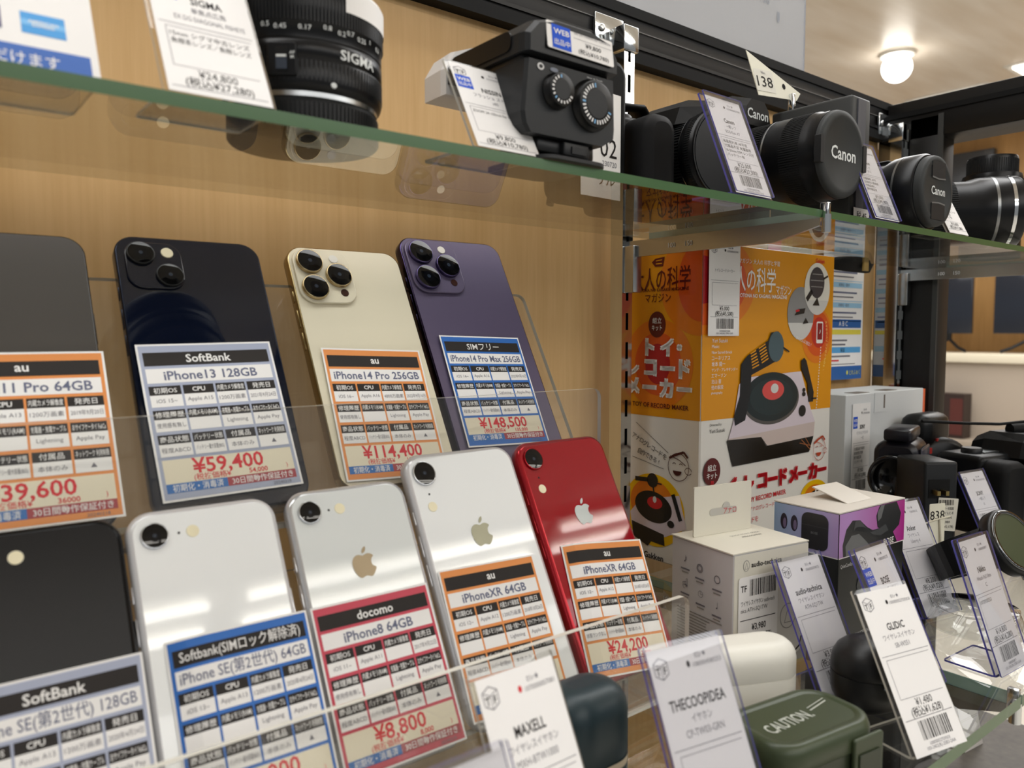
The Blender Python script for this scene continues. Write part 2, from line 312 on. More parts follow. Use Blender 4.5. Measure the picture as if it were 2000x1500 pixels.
# ------------------------------------------------------------------ acrylic phone stand
t = thing('phone_stand', 'clear acrylic two-step stand holding the phones', 'display stand', (.06, .36, ZL))
def sheet(mb, wd, h, r, th, M, mf=None, me=None):
    mf, me = mf or ACR, me or ACRE; pts = rr(wd, h, r, 5)
    mb.flat(pts, th / 2, mf, M); mb.add([(x, y, -th / 2) for x, y in pts], [tuple(range(len(pts)))[::-1]], mf, M)
    mb.rings([[(x, y, -th / 2) for x, y in pts], [(x, y, th / 2) for x, y in pts]], me, M)
SX0, SX1 = -.42, .273            # local x range, right end at world .333
def step(nm, ybot, zbot, lip, x1, back):
    wd = x1 - SX0; cx = (x1 + SX0) / 2
    m = MB(); sheet(m, wd, lip, .006, .003, FR((cx, ybot - .021, zbot + lip / 2 - .003), (1, 0, 0), (0, 0, 1))); m.build('front_lip', t)
    m = MB(); sheet(m, wd, .036, .002, .003, FR((cx, ybot - .003, zbot - .0045), (1, 0, 0), (0, -1, 0))); m.build('ledge', t)
    a = R(28.8); U = Vector((0, math.sin(a), math.cos(a))); n = Vector((1, 0, 0)).cross(U); o = Vector((cx, ybot, zbot)) + U * back / 2 - n * .0115
    m = MB(); sheet(m, wd + .03, back, .006, .003, FR(o, (1, 0, 0), U)); m.build('back_panel', t)
step('upper', .3777 - .36, -.0875 - ZL, .055, .2945, .138)
step('lower', .2878 - .36, -.1912 - ZL, .052, .2736, .098)
for x_ in (-.40, .262):
    m = MB(); P = [(.28 - .36, .0006), (.44 - .36, .0006), (.44 - .36, -.0875 - ZL - .008), (.372 - .36, -.0875 - ZL - .008), (.372 - .36, .0035), (.28 - .36, .0035)]
    m.prism(P, -.0015, .0015, ACR, FR((x_, 0, 0), (0, 1, 0), (0, 0, 1))); m.build('side_support', t)

# ------------------------------------------------------------------ phones
def apple(mb, m_, cx, cy, h, z):
    B = [(0, .24), (.1, .275), (.2, .29), (.3, .26), (.385, .185), (.305, .10), (.27, -.02), (.305, -.14), (.41, -.215), (.36, -.33), (.27, -.45), (.18, -.5), (.09, -.475), (0, -.452), (-.09, -.475), (-.18, -.5), (-.28, -.44), (-.375, -.28), (-.42, -.08), (-.41, .08), (-.345, .205), (-.23, .28), (-.11, .28)]
    P = []
    for i in range(len(B)):
        p0, p1, p2, p3 = (Vector(B[(i + k) % len(B)]) for k in (-1, 0, 1, 2))
        for q in (0, .33, .66): P.append(tuple(.5 * (2 * p1 + (p2 - p0) * q + (2 * p0 - 5 * p1 + 4 * p2 - p3) * q * q + (3 * p1 - p0 - 3 * p2 + p3) * q ** 3)))
    mb.flat([(cx + x * h, cy + y * h) for x, y in P], z, m_)
    mb.flat([(cx + x * h, cy + y * h) for x, y in ((0, .305), (-.005, .37), (.02, .44), (.08, .51), (.16, .545), (.165, .47), (.135, .40), (.08, .34))], z, m_)
def lens_part(parent, x, y, r_, z, ring, depth=.0016, dark=BLKG):
    m = MB(); T_ = Matrix.Translation((x, y, 0)); m.lathe([(r_, z), (r_, z + depth * .8), (r_ * .97, z + depth), (r_ * .92, z + depth)], ring, T_, 32, caps=False)
    m.lathe([(r_ * .92, z + depth), (r_ * .90, z + depth * 1.02), (.0001, z + depth * 1.02)], mat('lens_cover', '060607', .03, spec=.35), T_, 32, caps=False)
    m.lathe([(r_ * .45, z + depth * 1.03), (.0001, z + depth * 1.03)], mat('lens_inner', '0a0b10', .08, spec=.3), T_, 24, caps=False)
    m.lathe([(r_ * .15, z + depth * 1.04), (.0001, z + depth * 1.04)], mat('lens_blue', '2b3440', .1), T_, 16, caps=False); return m.build('camera_lens', parent)
def phone(x, y, z, wd, h, kind, back, frame, label, t_=.0077, lean=28.8):
    t = thingM('smartphone', label, 'phone', leanM(x, y, z, lean, -.8)); t['category'] = 'phone'
    m = MB(); m.slab(wd, h, .0105, -t_, 0, frame, back, .0009 if kind in ('dual', 'triple', 'trip11') else .0024, 8, 0, h / 2); m.build('body', t)
    for sx, yy, hh in ((-1, h - .034, .007), (-1, h - .049, .011), (-1, h - .064, .011), (1, h - .052, .017)):
        m = MB(); m.box(frame, sx * wd / 2 - .0004, sx * wd / 2 + .0006, yy - hh / 2, yy + hh / 2, -t_ * .68, -t_ * .34, bev=.0002); m.build('side_button', t)
    fl = mat('flash_cream', 'efe6c4', .3); bump_z = 0
    def bump(cx, cy, wb, hb, r_, bm_, dz=.0014):
        q = MB(); q.slab(wb, hb, r_, 0, dz, bm_, None, .0006, 8, cx, cy); return q.build('camera_bump', t)
    L_, T_ = -wd / 2, h
    if kind == 'dual':
        b = bump(L_ + .0185, T_ - .0185, .0285, .0285, .008, back); lens_part(b, L_ + .0120, T_ - .0120, .0070, .0014, BLK); lens_part(b, L_ + .0250, T_ - .0250, .0070, .0014, BLK)
        q = MB(); q.lathe([(.0032, .0014), (.0030, .0018)], fl, Matrix.Translation((L_ + .0255, T_ - .0105, 0)), 20); q.build('flash', b)
    if kind == 'triple':
        k = wd / .0715; b = bump(L_ + .0195 * k, T_ - .0200 * k, .0345 * k, .0360 * k, .0095, back, .0018)
        ringm = mat('ring_' + label[:8], 'b9a67f' if 'gold' in label else '4a4266', .25, metal=.9)
        for lx, ly in ((.0115, .0115), (.0115, .0285), (.0275, .0200)): lens_part(b, L_ + lx * k, T_ - ly * k, .0078 * k, .0018, ringm, .0024)
        q = MB(); q.lathe([(.0030, .0018), (.0028, .0022)], mat('flash_glass', 'e9e6dc', .2), Matrix.Translation((L_ + .0270 * k, T_ - .0085 * k, 0)), 20); q.build('flash', b)
        q = MB(); q.lathe([(.0026, .0018), (.0025, .0021)], mat('lidar', '3a211b', .15), Matrix.Translation((L_ + .0290 * k, T_ - .0310 * k, 0)), 20); q.build('depth_sensor', b)
    if kind in ('eight', 'xr'):
        lx, ly = L_ + .0105, T_ - .0115; ring = mat('ring_silver', 'c9ccd0', .2, metal=1) if 'red' not in label else mat('ring_red', '9c2028', .25, metal=1)
        if kind == 'xr': r_ = .0068
        else: r_ = .0056
        lens_part(t, lx, ly, r_, 0, ring, .0012)
        fx, fy = (lx, ly - .0185) if kind == 'xr' else (lx + .0155, ly); gx, gy = (lx, ly - .0115) if kind == 'xr' else (lx + .0098, ly)
        q = MB(); q.lathe([(.0027, .0001), (.0026, .0003)], fl, Matrix.Translation((fx, fy, 0)), 18); q.build('flash', t)
        q = MB(); q.lathe([(.0006, .0001), (.0005, .0002)], BLK, Matrix.Translation((gx, gy, 0)), 10); q.build('microphone_hole', t)
    return t, wd, h
def logo(t, y, h, m_):
    m = MB(); apple(m, m_, 0, y, h, .00025); m.build('logo', t)
NAVY = mat('navy_glass', '0a1020', .05, spec=.6); NAVYF = mat('navy_frame', '10182a', .2, metal=.6)
GREYM = mat('space_grey', '46423e', .38, metal=.35); GREYF = mat('space_grey_frame', '1a1718', .2, metal=.4)
GOLD = mat('gold_matte', 'e4dcc4', .28, metal=.1); GOLDF = mat('gold_frame', 'a3926a', .25, metal=1)
PURP = mat('purple_matte', '675e79', .24, metal=.35); PURPF = mat('purple_frame', '3a3350', .12, metal=1)
BLKB = mat('black_back', '0d0d0f', .3, spec=.22); BLKF = mat('black_frame', '121417', .2, metal=.5)
WHB = mat('white_back', 'f3f5f5', .03, spec=.5); WHF = mat('white_frame', 'e3e3e6', .25, metal=.3); SILB = mat('silver_back', 'dfe3e2', .05, spec=.5); SILF = mat('silver_frame', 'd9dadd', .2, metal=.6)
REDB = mat('red_back', '98101d', .03, spec=.5); REDF = mat('red_frame', 'b3202b', .2, metal=.5)
YU, ZUp, YLo, ZLo = .3777, -.0861, .2878, -.1899
KU, KL = 1.07, .945
phone(.0387, YU, ZUp, .0764, .154, 'trip11', GREYM, GREYF, 'dark grey smartphone at the left edge of the upper step')
phone(.1289, YU, ZUp, .0765, .157, 'dual', NAVY, NAVYF, 'dark navy smartphone with two diagonal lenses on the upper step')
phone(.2242, .3812, ZUp + .0005, .0765, .1578, 'triple', GOLD, GOLDF, 'cream gold smartphone with three lenses on the upper step')
phone(.3069, YU, ZUp, .083, .172, 'triple', PURP, PURPF, 'purple smartphone with three lenses, tallest on the upper step')
phone(.0378, YLo, ZLo, .0636, .1308, 'eight', BLKB, BLKF, 'black smartphone at the left end of the lower step')
phone(.1027, YLo, ZLo, .0636, .1308, 'eight', WHB, WHF, 'white smartphone without a visible logo on the lower step')
t8, _, _ = phone(.1716, YLo, ZLo, .0636, .1308, 'eight', SILB, SILF, 'silver white smartphone with a bronze logo on the lower step'); logo(t8, .0912, .0142, mat('logo_bronze', '9c8a6c', .35, metal=.25))
tx, _, _ = phone(.2427, YLo, ZLo, .0715, .1426, 'xr', WHB, WHF, 'tall glossy white smartphone with a silver logo on the lower step', .0083); logo(tx, .0950, .0152, mat('logo_silver', '98967f', .3, metal=.25))
tr_, _, _ = phone(.3180, YLo, ZLo, .0704, .1426, 'xr', REDB, REDF, 'glossy red smartphone at the right end of the lower step', .0083); logo(tr_, .0950, .0152, mat('logo_pale', 'b9bfbe', .3, metal=.2))

# ------------------------------------------------------------------ phone price cards (millimetres on the card)
def price_card(cx, y, z, v0, carrier, model, price, sub, colour, label, wd=64, h=78, roll=0, vals=None, curl=0, lean=28.8, back=.0095, cond='程度ABCD', date='20240218', net='▲', headcol=None):
    if z > -.1: wd, h = (wd, h) if wd != 64 else (68.5, 83.5)
    else: wd, h = (60.5, 73.7) if wd == 64 else (wd, 73.7)
    vals = vals or ['iOS 15~', 'Apple A15', '1200万画素', '2021年9月', '', '', 'Lightning', 'Apple Pay']
    m = MB(); k = wd / 64; m.T = MM @ Matrix.Diagonal((k, h / 78, 1, 1)); C = mat('card_' + colour, colour, .5, spec=.35); n = 8
    m.quad(WHITE, -32, 32, 0, 78, 0, nx=n); m.quad(C, -31, 31, 1, 77, .1, nx=n)
    m.quad(HEADER, -29.5, 29.5, 66.5, 73.5, .2, nx=n); m.text(carrier, WHITE, 0, 70, 4.3, .3, 54, True)
    m.quad(WHITE, -29.5, 29.5, 57.5, 65, .2, nx=n); m.text(model, INKB, 0, 61.2, 4.7, .3, 56, True)
    heads = [['初期OS', 'CPU', '内蔵カメラ解像度', '発売日'], ['修理履歴', '内蔵メモリ(RAM)', '充電器・充電ケーブル', 'おサイフケータイ FeliCa'], ['商品状態', 'バッテリー状態', '付属品', 'ネットワーク 利用制限']]
    body = vals[:8] + [cond, 'バッテリー最大容量(86%)', '本体のみ', net]
    for r_ in range(3):
        for c in range(4):
            x0 = -29.5 + c * 15; y1 = 56 - r_ * 12.2
            m.quad(HEADER, x0, x0 + 14, y1 - 4.6, y1, .2, nx=2); m.quad(WHITE, x0, x0 + 14, y1 - 10.6, y1 - 4.6, .2, nx=2)
            m.text(heads[r_][c], WHITE, x0 + 7, y1 - 2.3, 2.3, .3, 12.8, True); m.text(body[r_ * 4 + c], INKG, x0 + 7, y1 - 7.6, 2.0, .3, 12.5)
    m.quad(CREAM, -29.5, 29.5, 8.2, 19.5, .2, nx=n); m.text(price, RED, -1, 15.0, 7.2, .3, 42, True); m.text('(税抜価格¥', RED, -9, 9.9, 2.5, .3, 22, True); m.text(sub, RED, 12, 9.9, 2.4, .3, bold=True); m.text(')', RED, 26, 10.5, 2.2, .3)
    m.quad(BLUEBAND, -29.5, -3, 3.9, 8.2, .2, nx=4); m.text('初期化・消毒済', WHITE, -16, 6, 2.8, .3, 22, True); m.quad(REDBAND, -3, 29.5, 3.9, 8.2, .2, nx=4); m.text('30日間動作保証付き', WHITE, 13.5, 6, 2.6, .3, 29, True); m.text(date, INKG, 22, 2.4, 1.6, .3)
    if curl:
        for v in m.bm.verts:
            d = -.012 - v.co.x
            if d > 0: v.co.z -= curl * d * d; v.co.x += curl * d * d * .15
    o = m.build('price_card'); M = leanM(cx, y, z, lean, -.8) @ Matrix.Translation((0, v0, back - .0077)) @ Matrix.Rotation(R(roll), 4, 'Z')
    o.matrix_world = Matrix.Translation((0, 0, Z0)) @ M; tag(o, label, 'price card', 'price cards leaning on the phones'); return o
O_, B_, G_, R_ = 'e5924f', '2f6cbd', 'a9b0c6', 'c9485a'
price_card(.0441, YU, ZUp, .0037, 'au', 'iPhone11 Pro 64GB', '¥39,600', '36000', O_, 'orange card priced ¥39,600, on the grey phone at the left edge', vals=['iOS 13~', 'Apple A13', '1200万画素', '2019年9月20日', '', '', 'Lightning', 'Apple Pay'])
price_card(.1289, YU, ZUp, .0077, 'SoftBank', 'iPhone13 128GB', '¥59,400', '54,000', G_, 'grey-blue card priced ¥59,400, leaning on the navy phone', roll=1.2, vals=['iOS 15~', 'Apple A15', '1200万画素', '2021年9月24日', '使用感有無し', '', 'Lightning', 'Apple Pay'])
price_card(.2215, YU + .0035, ZUp, .0037, 'au', 'iPhone14 Pro 256GB', '¥114,400', '104,000', O_, 'orange card priced ¥114,400, leaning on the gold phone', wd=64.7, h=82.4, roll=-2.5, vals=['iOS 16~', 'Apple A16', '4800万画素', '2022年9月16日', '使用感有無し', '', 'Lightning', 'Apple Pay'])
price_card(.3033, YU, ZUp, .0165, 'SIMフリー', 'iPhone14 Pro Max 256GB', '¥148,500', '135,000', B_, 'blue card priced ¥148,500, leaning on the purple phone', wd=63.7, h=78, roll=-2, vals=['iOS 16~', 'Apple A16', '', '2022年9月16日', '', '', 'Lightning', 'Apple Pay'])
price_card(.0400, YLo, ZLo, .0005, 'SoftBank', 'iPhone SE(第2世代) 128GB', '¥13,200', '12,000', G_, 'grey-blue card at the lower left, on the black phone', vals=['iOS 13~', 'Apple A13', '1200万画素', '2020年4月24日', '', '', 'Lightning', 'Apple Pay'])
price_card(.1075, YLo, ZLo, .0015, 'Softbank(SIMロック解除済)', 'iPhone SE(第2世代) 64GB', '¥11,000', '10,000', B_, 'blue card with a curled left edge, on the white phone', wd=58.6, curl=14, back=.0125, vals=['iOS 13~', 'Apple A13', '1200万画素', '2020年4月24日', '', '', 'Lightning', 'Apple Pay'])
price_card(.1704, YLo, ZLo, .0015, 'docomo', 'iPhone8 64GB', '¥8,800', '8,000', R_, 'red card priced ¥8,800, on the silver white phone', vals=['iOS 11~', 'Apple A11', '', '2017年9月22日', '使用感有無し', '', 'Lightning', 'Apple Pay'])
price_card(.2367, YLo, ZLo, .0045, 'au', 'iPhoneXR 64GB', '¥26,400', '24,000', O_, 'orange card half behind a white tag, on the tall white phone', roll=-2, vals=['iOS 12~', 'Apple A12', '1200万画素', '2018年10月26日', '', '', 'Lightning', 'Apple Pay'], net='')
price_card(.3119, YLo, ZLo, .0015, 'au', 'iPhoneXR 64GB', '¥24,200', '22000', O_, 'orange card priced ¥24,200, tilted and curled on the red phone', wd=58.6, roll=-7, curl=16, back=.0130, vals=['iOS 12~', 'Apple A12', '', '2018年10月26日', '', '', 'Lightning', 'Apple Pay'], net='', cond='状態ランクなし')

# ------------------------------------------------------------------ white product tags
def barcode(m, cx, y0, y1, wd, z, M=None):
    rnd = random.Random(3); x = cx - wd / 2
    while x < cx + wd / 2:
        b_ = rnd.choice((.3, .3, .5, .8)); m.quad(INK, x, x + b_, y0, y1, z, M); x += b_ + rnd.choice((.3, .5, .7))
def tag_print(m, wd, h, brand, l1, l2, price, tax, dot='●', web=False, spec=None, num='1070000057081', dlr='01r★', M=None, z=.1, code=True, logo_=True, top=80, cut=0):
    """print of the shop tag, laid out on a 37 x 80 card whose bottom `cut` mm are folded under"""
    k = wd / 37; Y = lambda y: y - cut
    if logo_:
        c, cy = -13.4, Y(73.5); hx = [(c, cy + 3.6), (c + 3.3, cy + 2), (c + 3.2, cy - 2), (c, cy - 3.6), (c - 3.2, cy - 2), (c - 3.3, cy + 2), (c, cy + 3.6)]
        m.line(INKG, hx, .35, z, M); m.line(INKG, [(c - 3.3, cy + 2), (c, cy + .6), (c + 3.3, cy + 2)], .3, z, M); m.line(INKG, [(c, cy + .6), (c, cy - 3.6)], .3, z, M); m.text('T', INK, c - 1.6, cy - .8, 2.6, z, bold=True, M=M); m.text('F', INK, c + 1.7, cy - .8, 2.6, z, bold=True, M=M)
    m.flat(ell(0, Y(73), .85, 1.15, 14), z, RED if dot == 'r' else INK, M); m.text(dlr, INKG, 7, Y(75.5), 1.9, z, M=M); m.text(num, INKG, 9.5, Y(72.4), 1.7, z, 16, M=M)
    if web:
        m.quad(WEBBLUE, -17.5, -8.5, Y(60), Y(70), z, M); m.text('WEB', WHITE, -13, Y(66.8), 2.6, z + .1, 7.5, True, M=M); m.text('出品中', WHITE, -13, Y(63), 2.4, z + .1, 7.5, True, M=M)
    ox = 2 if web else 0
    m.text(brand, INK, ox, Y(61), 3.7, z, 29, True, M=M, sx=.8); m.text(l1, INKG, ox, Y(56), 2.4, z, 24, M=M, sx=.8); m.text(l2, INKG, ox, Y(51.5), 2.5, z, 26, M=M, sx=.85)
    m.quad(INKG, -17, 17, Y(47.3), Y(47.55), z, M); m.line(INKG, [(-15, Y(26.5)), (-15, Y(45.5)), (16, Y(45.5))], .22, z, M); m.quad(INKG, -15, 16, Y(26.4), Y(26.62), z, M)
    if spec:
        for i, s_ in enumerate(spec): m.text(s_, INK, -14, Y(42.5 - i * 3.7), 2.2, z, 29, align='L', M=M)
    m.text(price, INK, 0, Y(23.6), 3.7, z, 24, M=M, sx=.85); m.text(tax, INK, 0, Y(19.2), 3.6, z, 30, True, M=M, sx=.85)
    if Y(16.6) > 0: m.quad(INKG, -17, 17, Y(16.5), Y(16.8), z, M)
    if code and Y(6) > 0:
        barcode(m, 1, Y(6.5), Y(15.3), 21, z, M); m.text(num, INKG, 1, Y(4.6), 1.6, z, 22, M=M); m.text('103-2402(R)-25B3-2AA', INKG, 1, Y(2.4), 1.6, z, 28, M=M)
def tag_stand(x, y, lean, yaw, label, args, z=ZL, wd=37, h=80, holder=False, cut=0, roll=0, group='white shop tags on stands', foot=.030, lift=.0004):
    M = leanM(x, y, z + lift, lean, yaw); t = thingM('price_tag', label, 'price tag', M, group)
    m = MB(); m.T = MM; m.quad(WHITE, -wd / 2, wd / 2, 0, h, .05); m.add([(-wd / 2, 0, -.15), (wd / 2, 0, -.15), (wd / 2, h, -.15), (-wd / 2, h, -.15)], [(3, 2, 1, 0)], WHITE)
    m.rings([[(a, b, -.15) for a, b in ((-wd / 2, 0), (wd / 2, 0), (wd / 2, h), (-wd / 2, h))], [(a, b, .05) for a, b in ((-wd / 2, 0), (wd / 2, 0), (wd / 2, h), (-wd / 2, h))]], WHITE, smooth=False)
    S_ = Matrix.Diagonal((wd / 37, h / (80 - cut), 1, 1)); tag_print(m, 37, 80, **args, M=S_, cut=cut, z=.12)
    m.build('card', t, Matrix.Translation((0, 0, .0022 if holder else .0016)))
    a = R(lean); mf, me = (HOLD, HOLDE) if holder else (ACR, ACRE)
    m = MB(); ht = .0025; q = (wd + 3) / 1000; hh = (h + 2) / 1000
    sheet(m, q, hh, .001, .0012, Matrix.Translation((0, hh / 2, 0)), mf, me)
    if holder: sheet(m, q, hh, .001, .0008, Matrix.Translation((0, hh / 2, .0034)), mf, me)
    # foot lies flat on the shelf, running back from the bottom edge
    U = Vector((0, math.cos(a), -math.sin(a))) ; F = Vector((0, math.sin(a), -math.cos(a)))  # flat 'back' direction in the panel frame
    o = Vector((0, 0, 0)) + F * (foot / 2) + U * .0006
    sheet(m, q, foot, .002, .0012, FR(o, (1, 0, 0), F), mf, me)
    m.build('holder', t); return t
A = lambda brand, l1, l2, price, tax, **k: dict(brand=brand, l1=l1, l2=l2, price=price, tax=tax, **k)
EAR = 'ワイヤレスイヤホン'
# upper shelf
tag_stand(.0962, .2895, 30, 0, 'white tag priced ¥24,800 beside the large standing black lens', A('SIGMA', '単焦点広角', 'EX DG DIAGONAL FISHEYE', '¥24,800', '(税込¥27,280)', web=True, dot='r', spec=['15mm シグマ中古レンズ', '魚眼系レンズ／魚眼レンズ']), ZU, h=66, cut=14, foot=.04)
tag_stand(.2268, .2890, 28.3, 1.5, 'white tag with a blue square, in front of the flash', A('NISSIN', 'フラッシュ ストロボ', 'i40', '¥9,800', '(税込¥10,780)', web=True, spec=['ZOOM 24-105mm for CANON']), ZU, h=49, cut=14, foot=.04)
tag_stand(.4150, .2875, 22, .9, 'tag in a blue-edged holder between the cameras on the upper shelf', A('Canon', '一眼レフ', 'EOS Kiss X7', '¥25,000', '(税込¥27,500)', spec=['液晶割れ有 AF不良', '付属品不足 充電器有', '18-55mm STM レンズ付', 'バッテリー有']), ZU, h=68, holder=True)
tag_stand(.5820, .2870, 22, .5, 'tag in a blue-edged holder right of the large capped lens', A('Canon', 'レンズ', 'EF-S', '¥9,000', '(税込¥9,900)', spec=['外観傷有 AF可', '全体的に使用感', '付属品無し', '動作確認済']), ZU, h=63, holder=True)
tag_stand(.7120, .2885, 26, 0, 'plain white tag standing between the two rightmost lenses', A('CANON', 'レンズ', '一式', '¥15,800', '(税込¥17,380)', spec=['外観 使用感 有り', '付属品 レンズフード', '動作確認済', 'キャップ有']), ZU, h=56, cut=12)
# lower shelf
tag_stand(.1770, .1840, 26, .6, 'plain white tag with a red dot, in front of the teal earbud case', A('MAXELL', EAR, 'MXH-BTW1000', '¥1,980', '(税込¥2,178)', dot='r', num='1070000057081'), h=89)
tag_stand(.2352, .1585, 26, -10, 'wide clear holder with a white tag, left of the green earbud case', A('THECOOPIDEA', 'イヤホン', 'CP-TW03-GRN', '¥1,980', '(税込¥2,178)', num='1080004580253', dlr='02r★'), h=90, holder=True)
tag_stand(.4148, .2205, 26, -6, 'blue-edged holder with a tag, before the small white box', A('audio-technica', EAR, 'ATH-SQ1TW', '¥3,980', '(税込¥4,378)', num='10600039875'), h=78, holder=True)
tag_stand(.4560, .1930, 26, 0, 'blue-edged holder with a blue WEB square, before the black and purple box', A('BOSE', EAR, 'QC Ear', '¥17,800', '(税込¥19,580)', web=True, num='1080000275'), h=84, holder=True)
tag_stand(.3964, .1600, 28, -12, 'plain white tag priced ¥1,480 before the black pebble case', A('GLIDiC', EAR, 'SB-WS51', '¥1,480', '(税込¥1,628)', num='10000052759XX'), h=79, wd=38)
tag_stand(.5907, .2412, 26, -11, 'clear holder with a tag, right of the purple-banded box', A('Anker', 'ワイヤレス', 'Liberty 4', '¥8,200', '(税込¥9,020)', num='10600012', logo_=False), h=84, holder=True)
tag_stand(.5270, .1740, 20, -3, 'blue-edged holder with a tag, in front of the watch', A('Nikko', 'Watch Fit2 Ultra', 'C', '¥14,800', '(税込¥16,280)', spec=['1072920253'], num='1080000871'), h=80, holder=True)
tag_stand(.7730, .2616, 26, -8, 'blue-edged holder with a tag, in front of the right hand camera', A('SONY', '一眼レフ', 'α', '¥24,800', '(税込¥27,280)', spec=['外観傷有 AF良好', '付属品有 充電器有']), h=84, holder=True)
tag_stand(.1200, .1425, 26, 0, 'blue-edged holder cut off by the bottom edge, left of the red-dotted tag', A('', '', '', '¥2,480', '(税込¥2,728)', logo_=False), h=89, holder=True)
tag_stand(.9000, .3300, 12, -6, 'white tag on the deck below the glass, at the bottom right', A('CANON', 'レンズ', 'EF', '¥24,800', '(税込¥27,280)'), -.45, h=62, cut=12)
# ------------------------------------------------------------------ upper shelf: sign, lens, flash, cameras
M = leanM(.0120, .2985, ZU + .0005, 26, 0); t = thingM('payment_sign', 'white payment sign with card logos and a blue band, top left', 'sign', M)
m = MB(); m.T = MM; m.slab(147, 92, .5, -1, 0, WHITE, None, 0, 1, -26.5, 46); m.quad(mat('sign_blue', '2f62b4', .5), -96, 44.5, 1.5, 12, .1); m.text('クレジットカードお支払いいただけます', WHITE, -9, 6.6, 4.3, .2, 88, True)
m.quad(mat('card_orange_blue', '2c2f68', .5), 4, 19.5, 17.5, 27, .1); m.flat(ell(9, 22.2, 3.6, 3.6), .2, mat('logo_red_disc', 'd8342f', .5)); m.flat(ell(14, 22.2, 3.6, 3.6), .25, mat('logo_orange_disc', 'f0a24a', .5))
m.quad(mat('card_azure', '3f9ade', .5), 25, 38, 17.5, 26.5, .1); m.quad(mat('card_azure_light', '79bdf0', .5), 25, 38, 21, 23.4, .15); m.text('AMERICAN', WHITE, 31.5, 22.8, 1.3, .2, 11, True); m.text('EXPRESS', WHITE, 31.5, 21.4, 1.3, .2, 11, True); m.build('board', t)
m = MB(); F = Vector((0, math.sin(R(26)), -math.cos(R(26)))); sheet(m, .09, .04, .002, .0012, FR(F * .021 + Vector((0, .0006, -.0014)), (1, 0, 0), F)); m.build('foot', t)

def ribs(m, r0, z0, z1, n, M=None, h=.0007, mm_=None):
    for i in range(n):
        a = 2 * math.pi * i / n; c, q = math.cos(a), math.sin(a); X = Vector((-q, c, 0)); N_ = Vector((c, q, 0))
        w_ = math.pi * r0 / n * .55; P = [N_ * (r0 - .0002) - X * w_, N_ * (r0 - .0002) + X * w_, N_ * (r0 + h) + X * w_ * .7, N_ * (r0 + h) - X * w_ * .7]
        vs = [(p.x, p.y, z) for z in (z0, z1) for p in P]; m.add(vs, [(3, 2, 1, 0), (4, 5, 6, 7), (0, 1, 5, 4), (1, 2, 6, 5), (2, 3, 7, 6), (3, 0, 4, 7)], mm_ or BLK, M)
def wrap(mb, s_, m_, ang, z, h, r_, M=None, tilt=0, bold=False, kx=1.):
    """lettering wrapped round a barrel (axis z) about the angle ang"""
    vs, fs, w_, h_ = text_mesh(s_, bold); k = h / .73; o = []
    for v in vs:
        a = ang + v.x * k * kx / r_; o.append((r_ * math.cos(a), r_ * math.sin(a), z + v.y * k))
    mb.add(o, fs, m_, M)
# standing lens, seen from low left: lettering faces the viewer
LB = mat('lens_barrel', '101113', .3, spec=.26); LR = mat('lens_rubber', '191b1c', .6, spec=.25); LW = mat('lens_white', 'dfe3e2', .5)
def squash(o):
    for v in o.data.vertices: v.co.z = .0156 + (v.co.z - .0156) * .58
t = thing('camera_lens', 'large black lens standing on its rear cap at the left of the upper shelf', 'camera lens', (.1475, .3360, ZU + .0003))
m = MB(); m.lathe([(.0315, 0), (.0325, .001), (.0325, .012), (.0318, .0135)], LR, seg=64); ribs(m, .0324, .0015, .0115, 110, h=.0004); m.build('rear_cap', t)
m = MB(); m.lathe([(.0322, .0136), (.0322, .0156)], STEEL, seg=64); m.build('mount_ring', t)
m = MB(); m.lathe([(.0322, .0157), (.0338, .0175), (.0345, .0215), (.0345, .0365), (.0341, .0372), (.0341, .0378), (.0346, .0385), (.0346, .0490), (.0342, .0495), (.0342, .0502), (.0345, .0508)], LB, seg=64); ribs(m, .0344, .0225, .036, 120, h=.00025)
aS = R(-84); wrap(m, 'SIGMA', LW, R(-72), .0430, .0072, .0349, bold=True, kx=.68); m.lathe([(.0013, 0), (.0012, .0004)], LW, FR((.0345 * math.cos(R(-93)), .0345 * math.sin(R(-93)), .0205), (-math.sin(R(-93)), math.cos(R(-93)), 0), (0, 0, 1)) @ Matrix.Diagonal((1, 1.6, 1, 1)), 14); squash(m.build('barrel', t))
m = MB(); aK = R(-127); Mk = FR((.0346 * math.cos(aK), .0346 * math.sin(aK), .0350), (-math.sin(aK), math.cos(aK), 0), (0, 0, 1)) @ Matrix.Diagonal((1, 1.5, 1, 1))
m.slab(.0115, .0150, .0012, -.001, .0009, LB, None, .0003, M=Mk); m.slab(.0050, .0110, .0006, .0008, .0012, BLKG, M=Mk); m.quad(mat('switch_slate', '2c3543', .4), -.0022, .0022, -.0048, .0005, .0016, M=Mk); m.quad(LW, -.0020, .0020, .0005, .0016, .0018, M=Mk)
m.text('AF', LW, .0042, .0028, .0014, .0011, M=Mk, bold=True); m.text('M', LW, .0042, .0008, .0014, .0011, M=Mk, bold=True); squash(m.build('focus_switch', t))
m = MB(); m.lathe([(.0345, .0510), (.0345, .0605), (.0350, .0612), (.0350, .0840), (.0346, .0850), (.034, .0890), (.033, .0900)], LB, seg=64); ribs(m, .0349, .0622, .083, 150, h=.0004)
for s_, a_ in (('0.5', -138), ('0.45', -128), ('0.17', -112), ('0.8', -97), ('0.2', -87), ('0.7', -80), ('0.25', -70), ('1', -61), ('0.3', -50)): wrap(m, s_, LW, R(a_), .0575 if s_ in ('0.45', '0.17', '0.2', '0.25', '0.3') else .0592, .0036, .0351, kx=.62)
squash(m.build('focus_ring', t))
m = MB(); AN = [R(-84 + 4 * k) for k in range(28)]; arc_ = lambda r_, z: [(r_ * math.cos(a), r_ * math.sin(a), z) for a in AN]
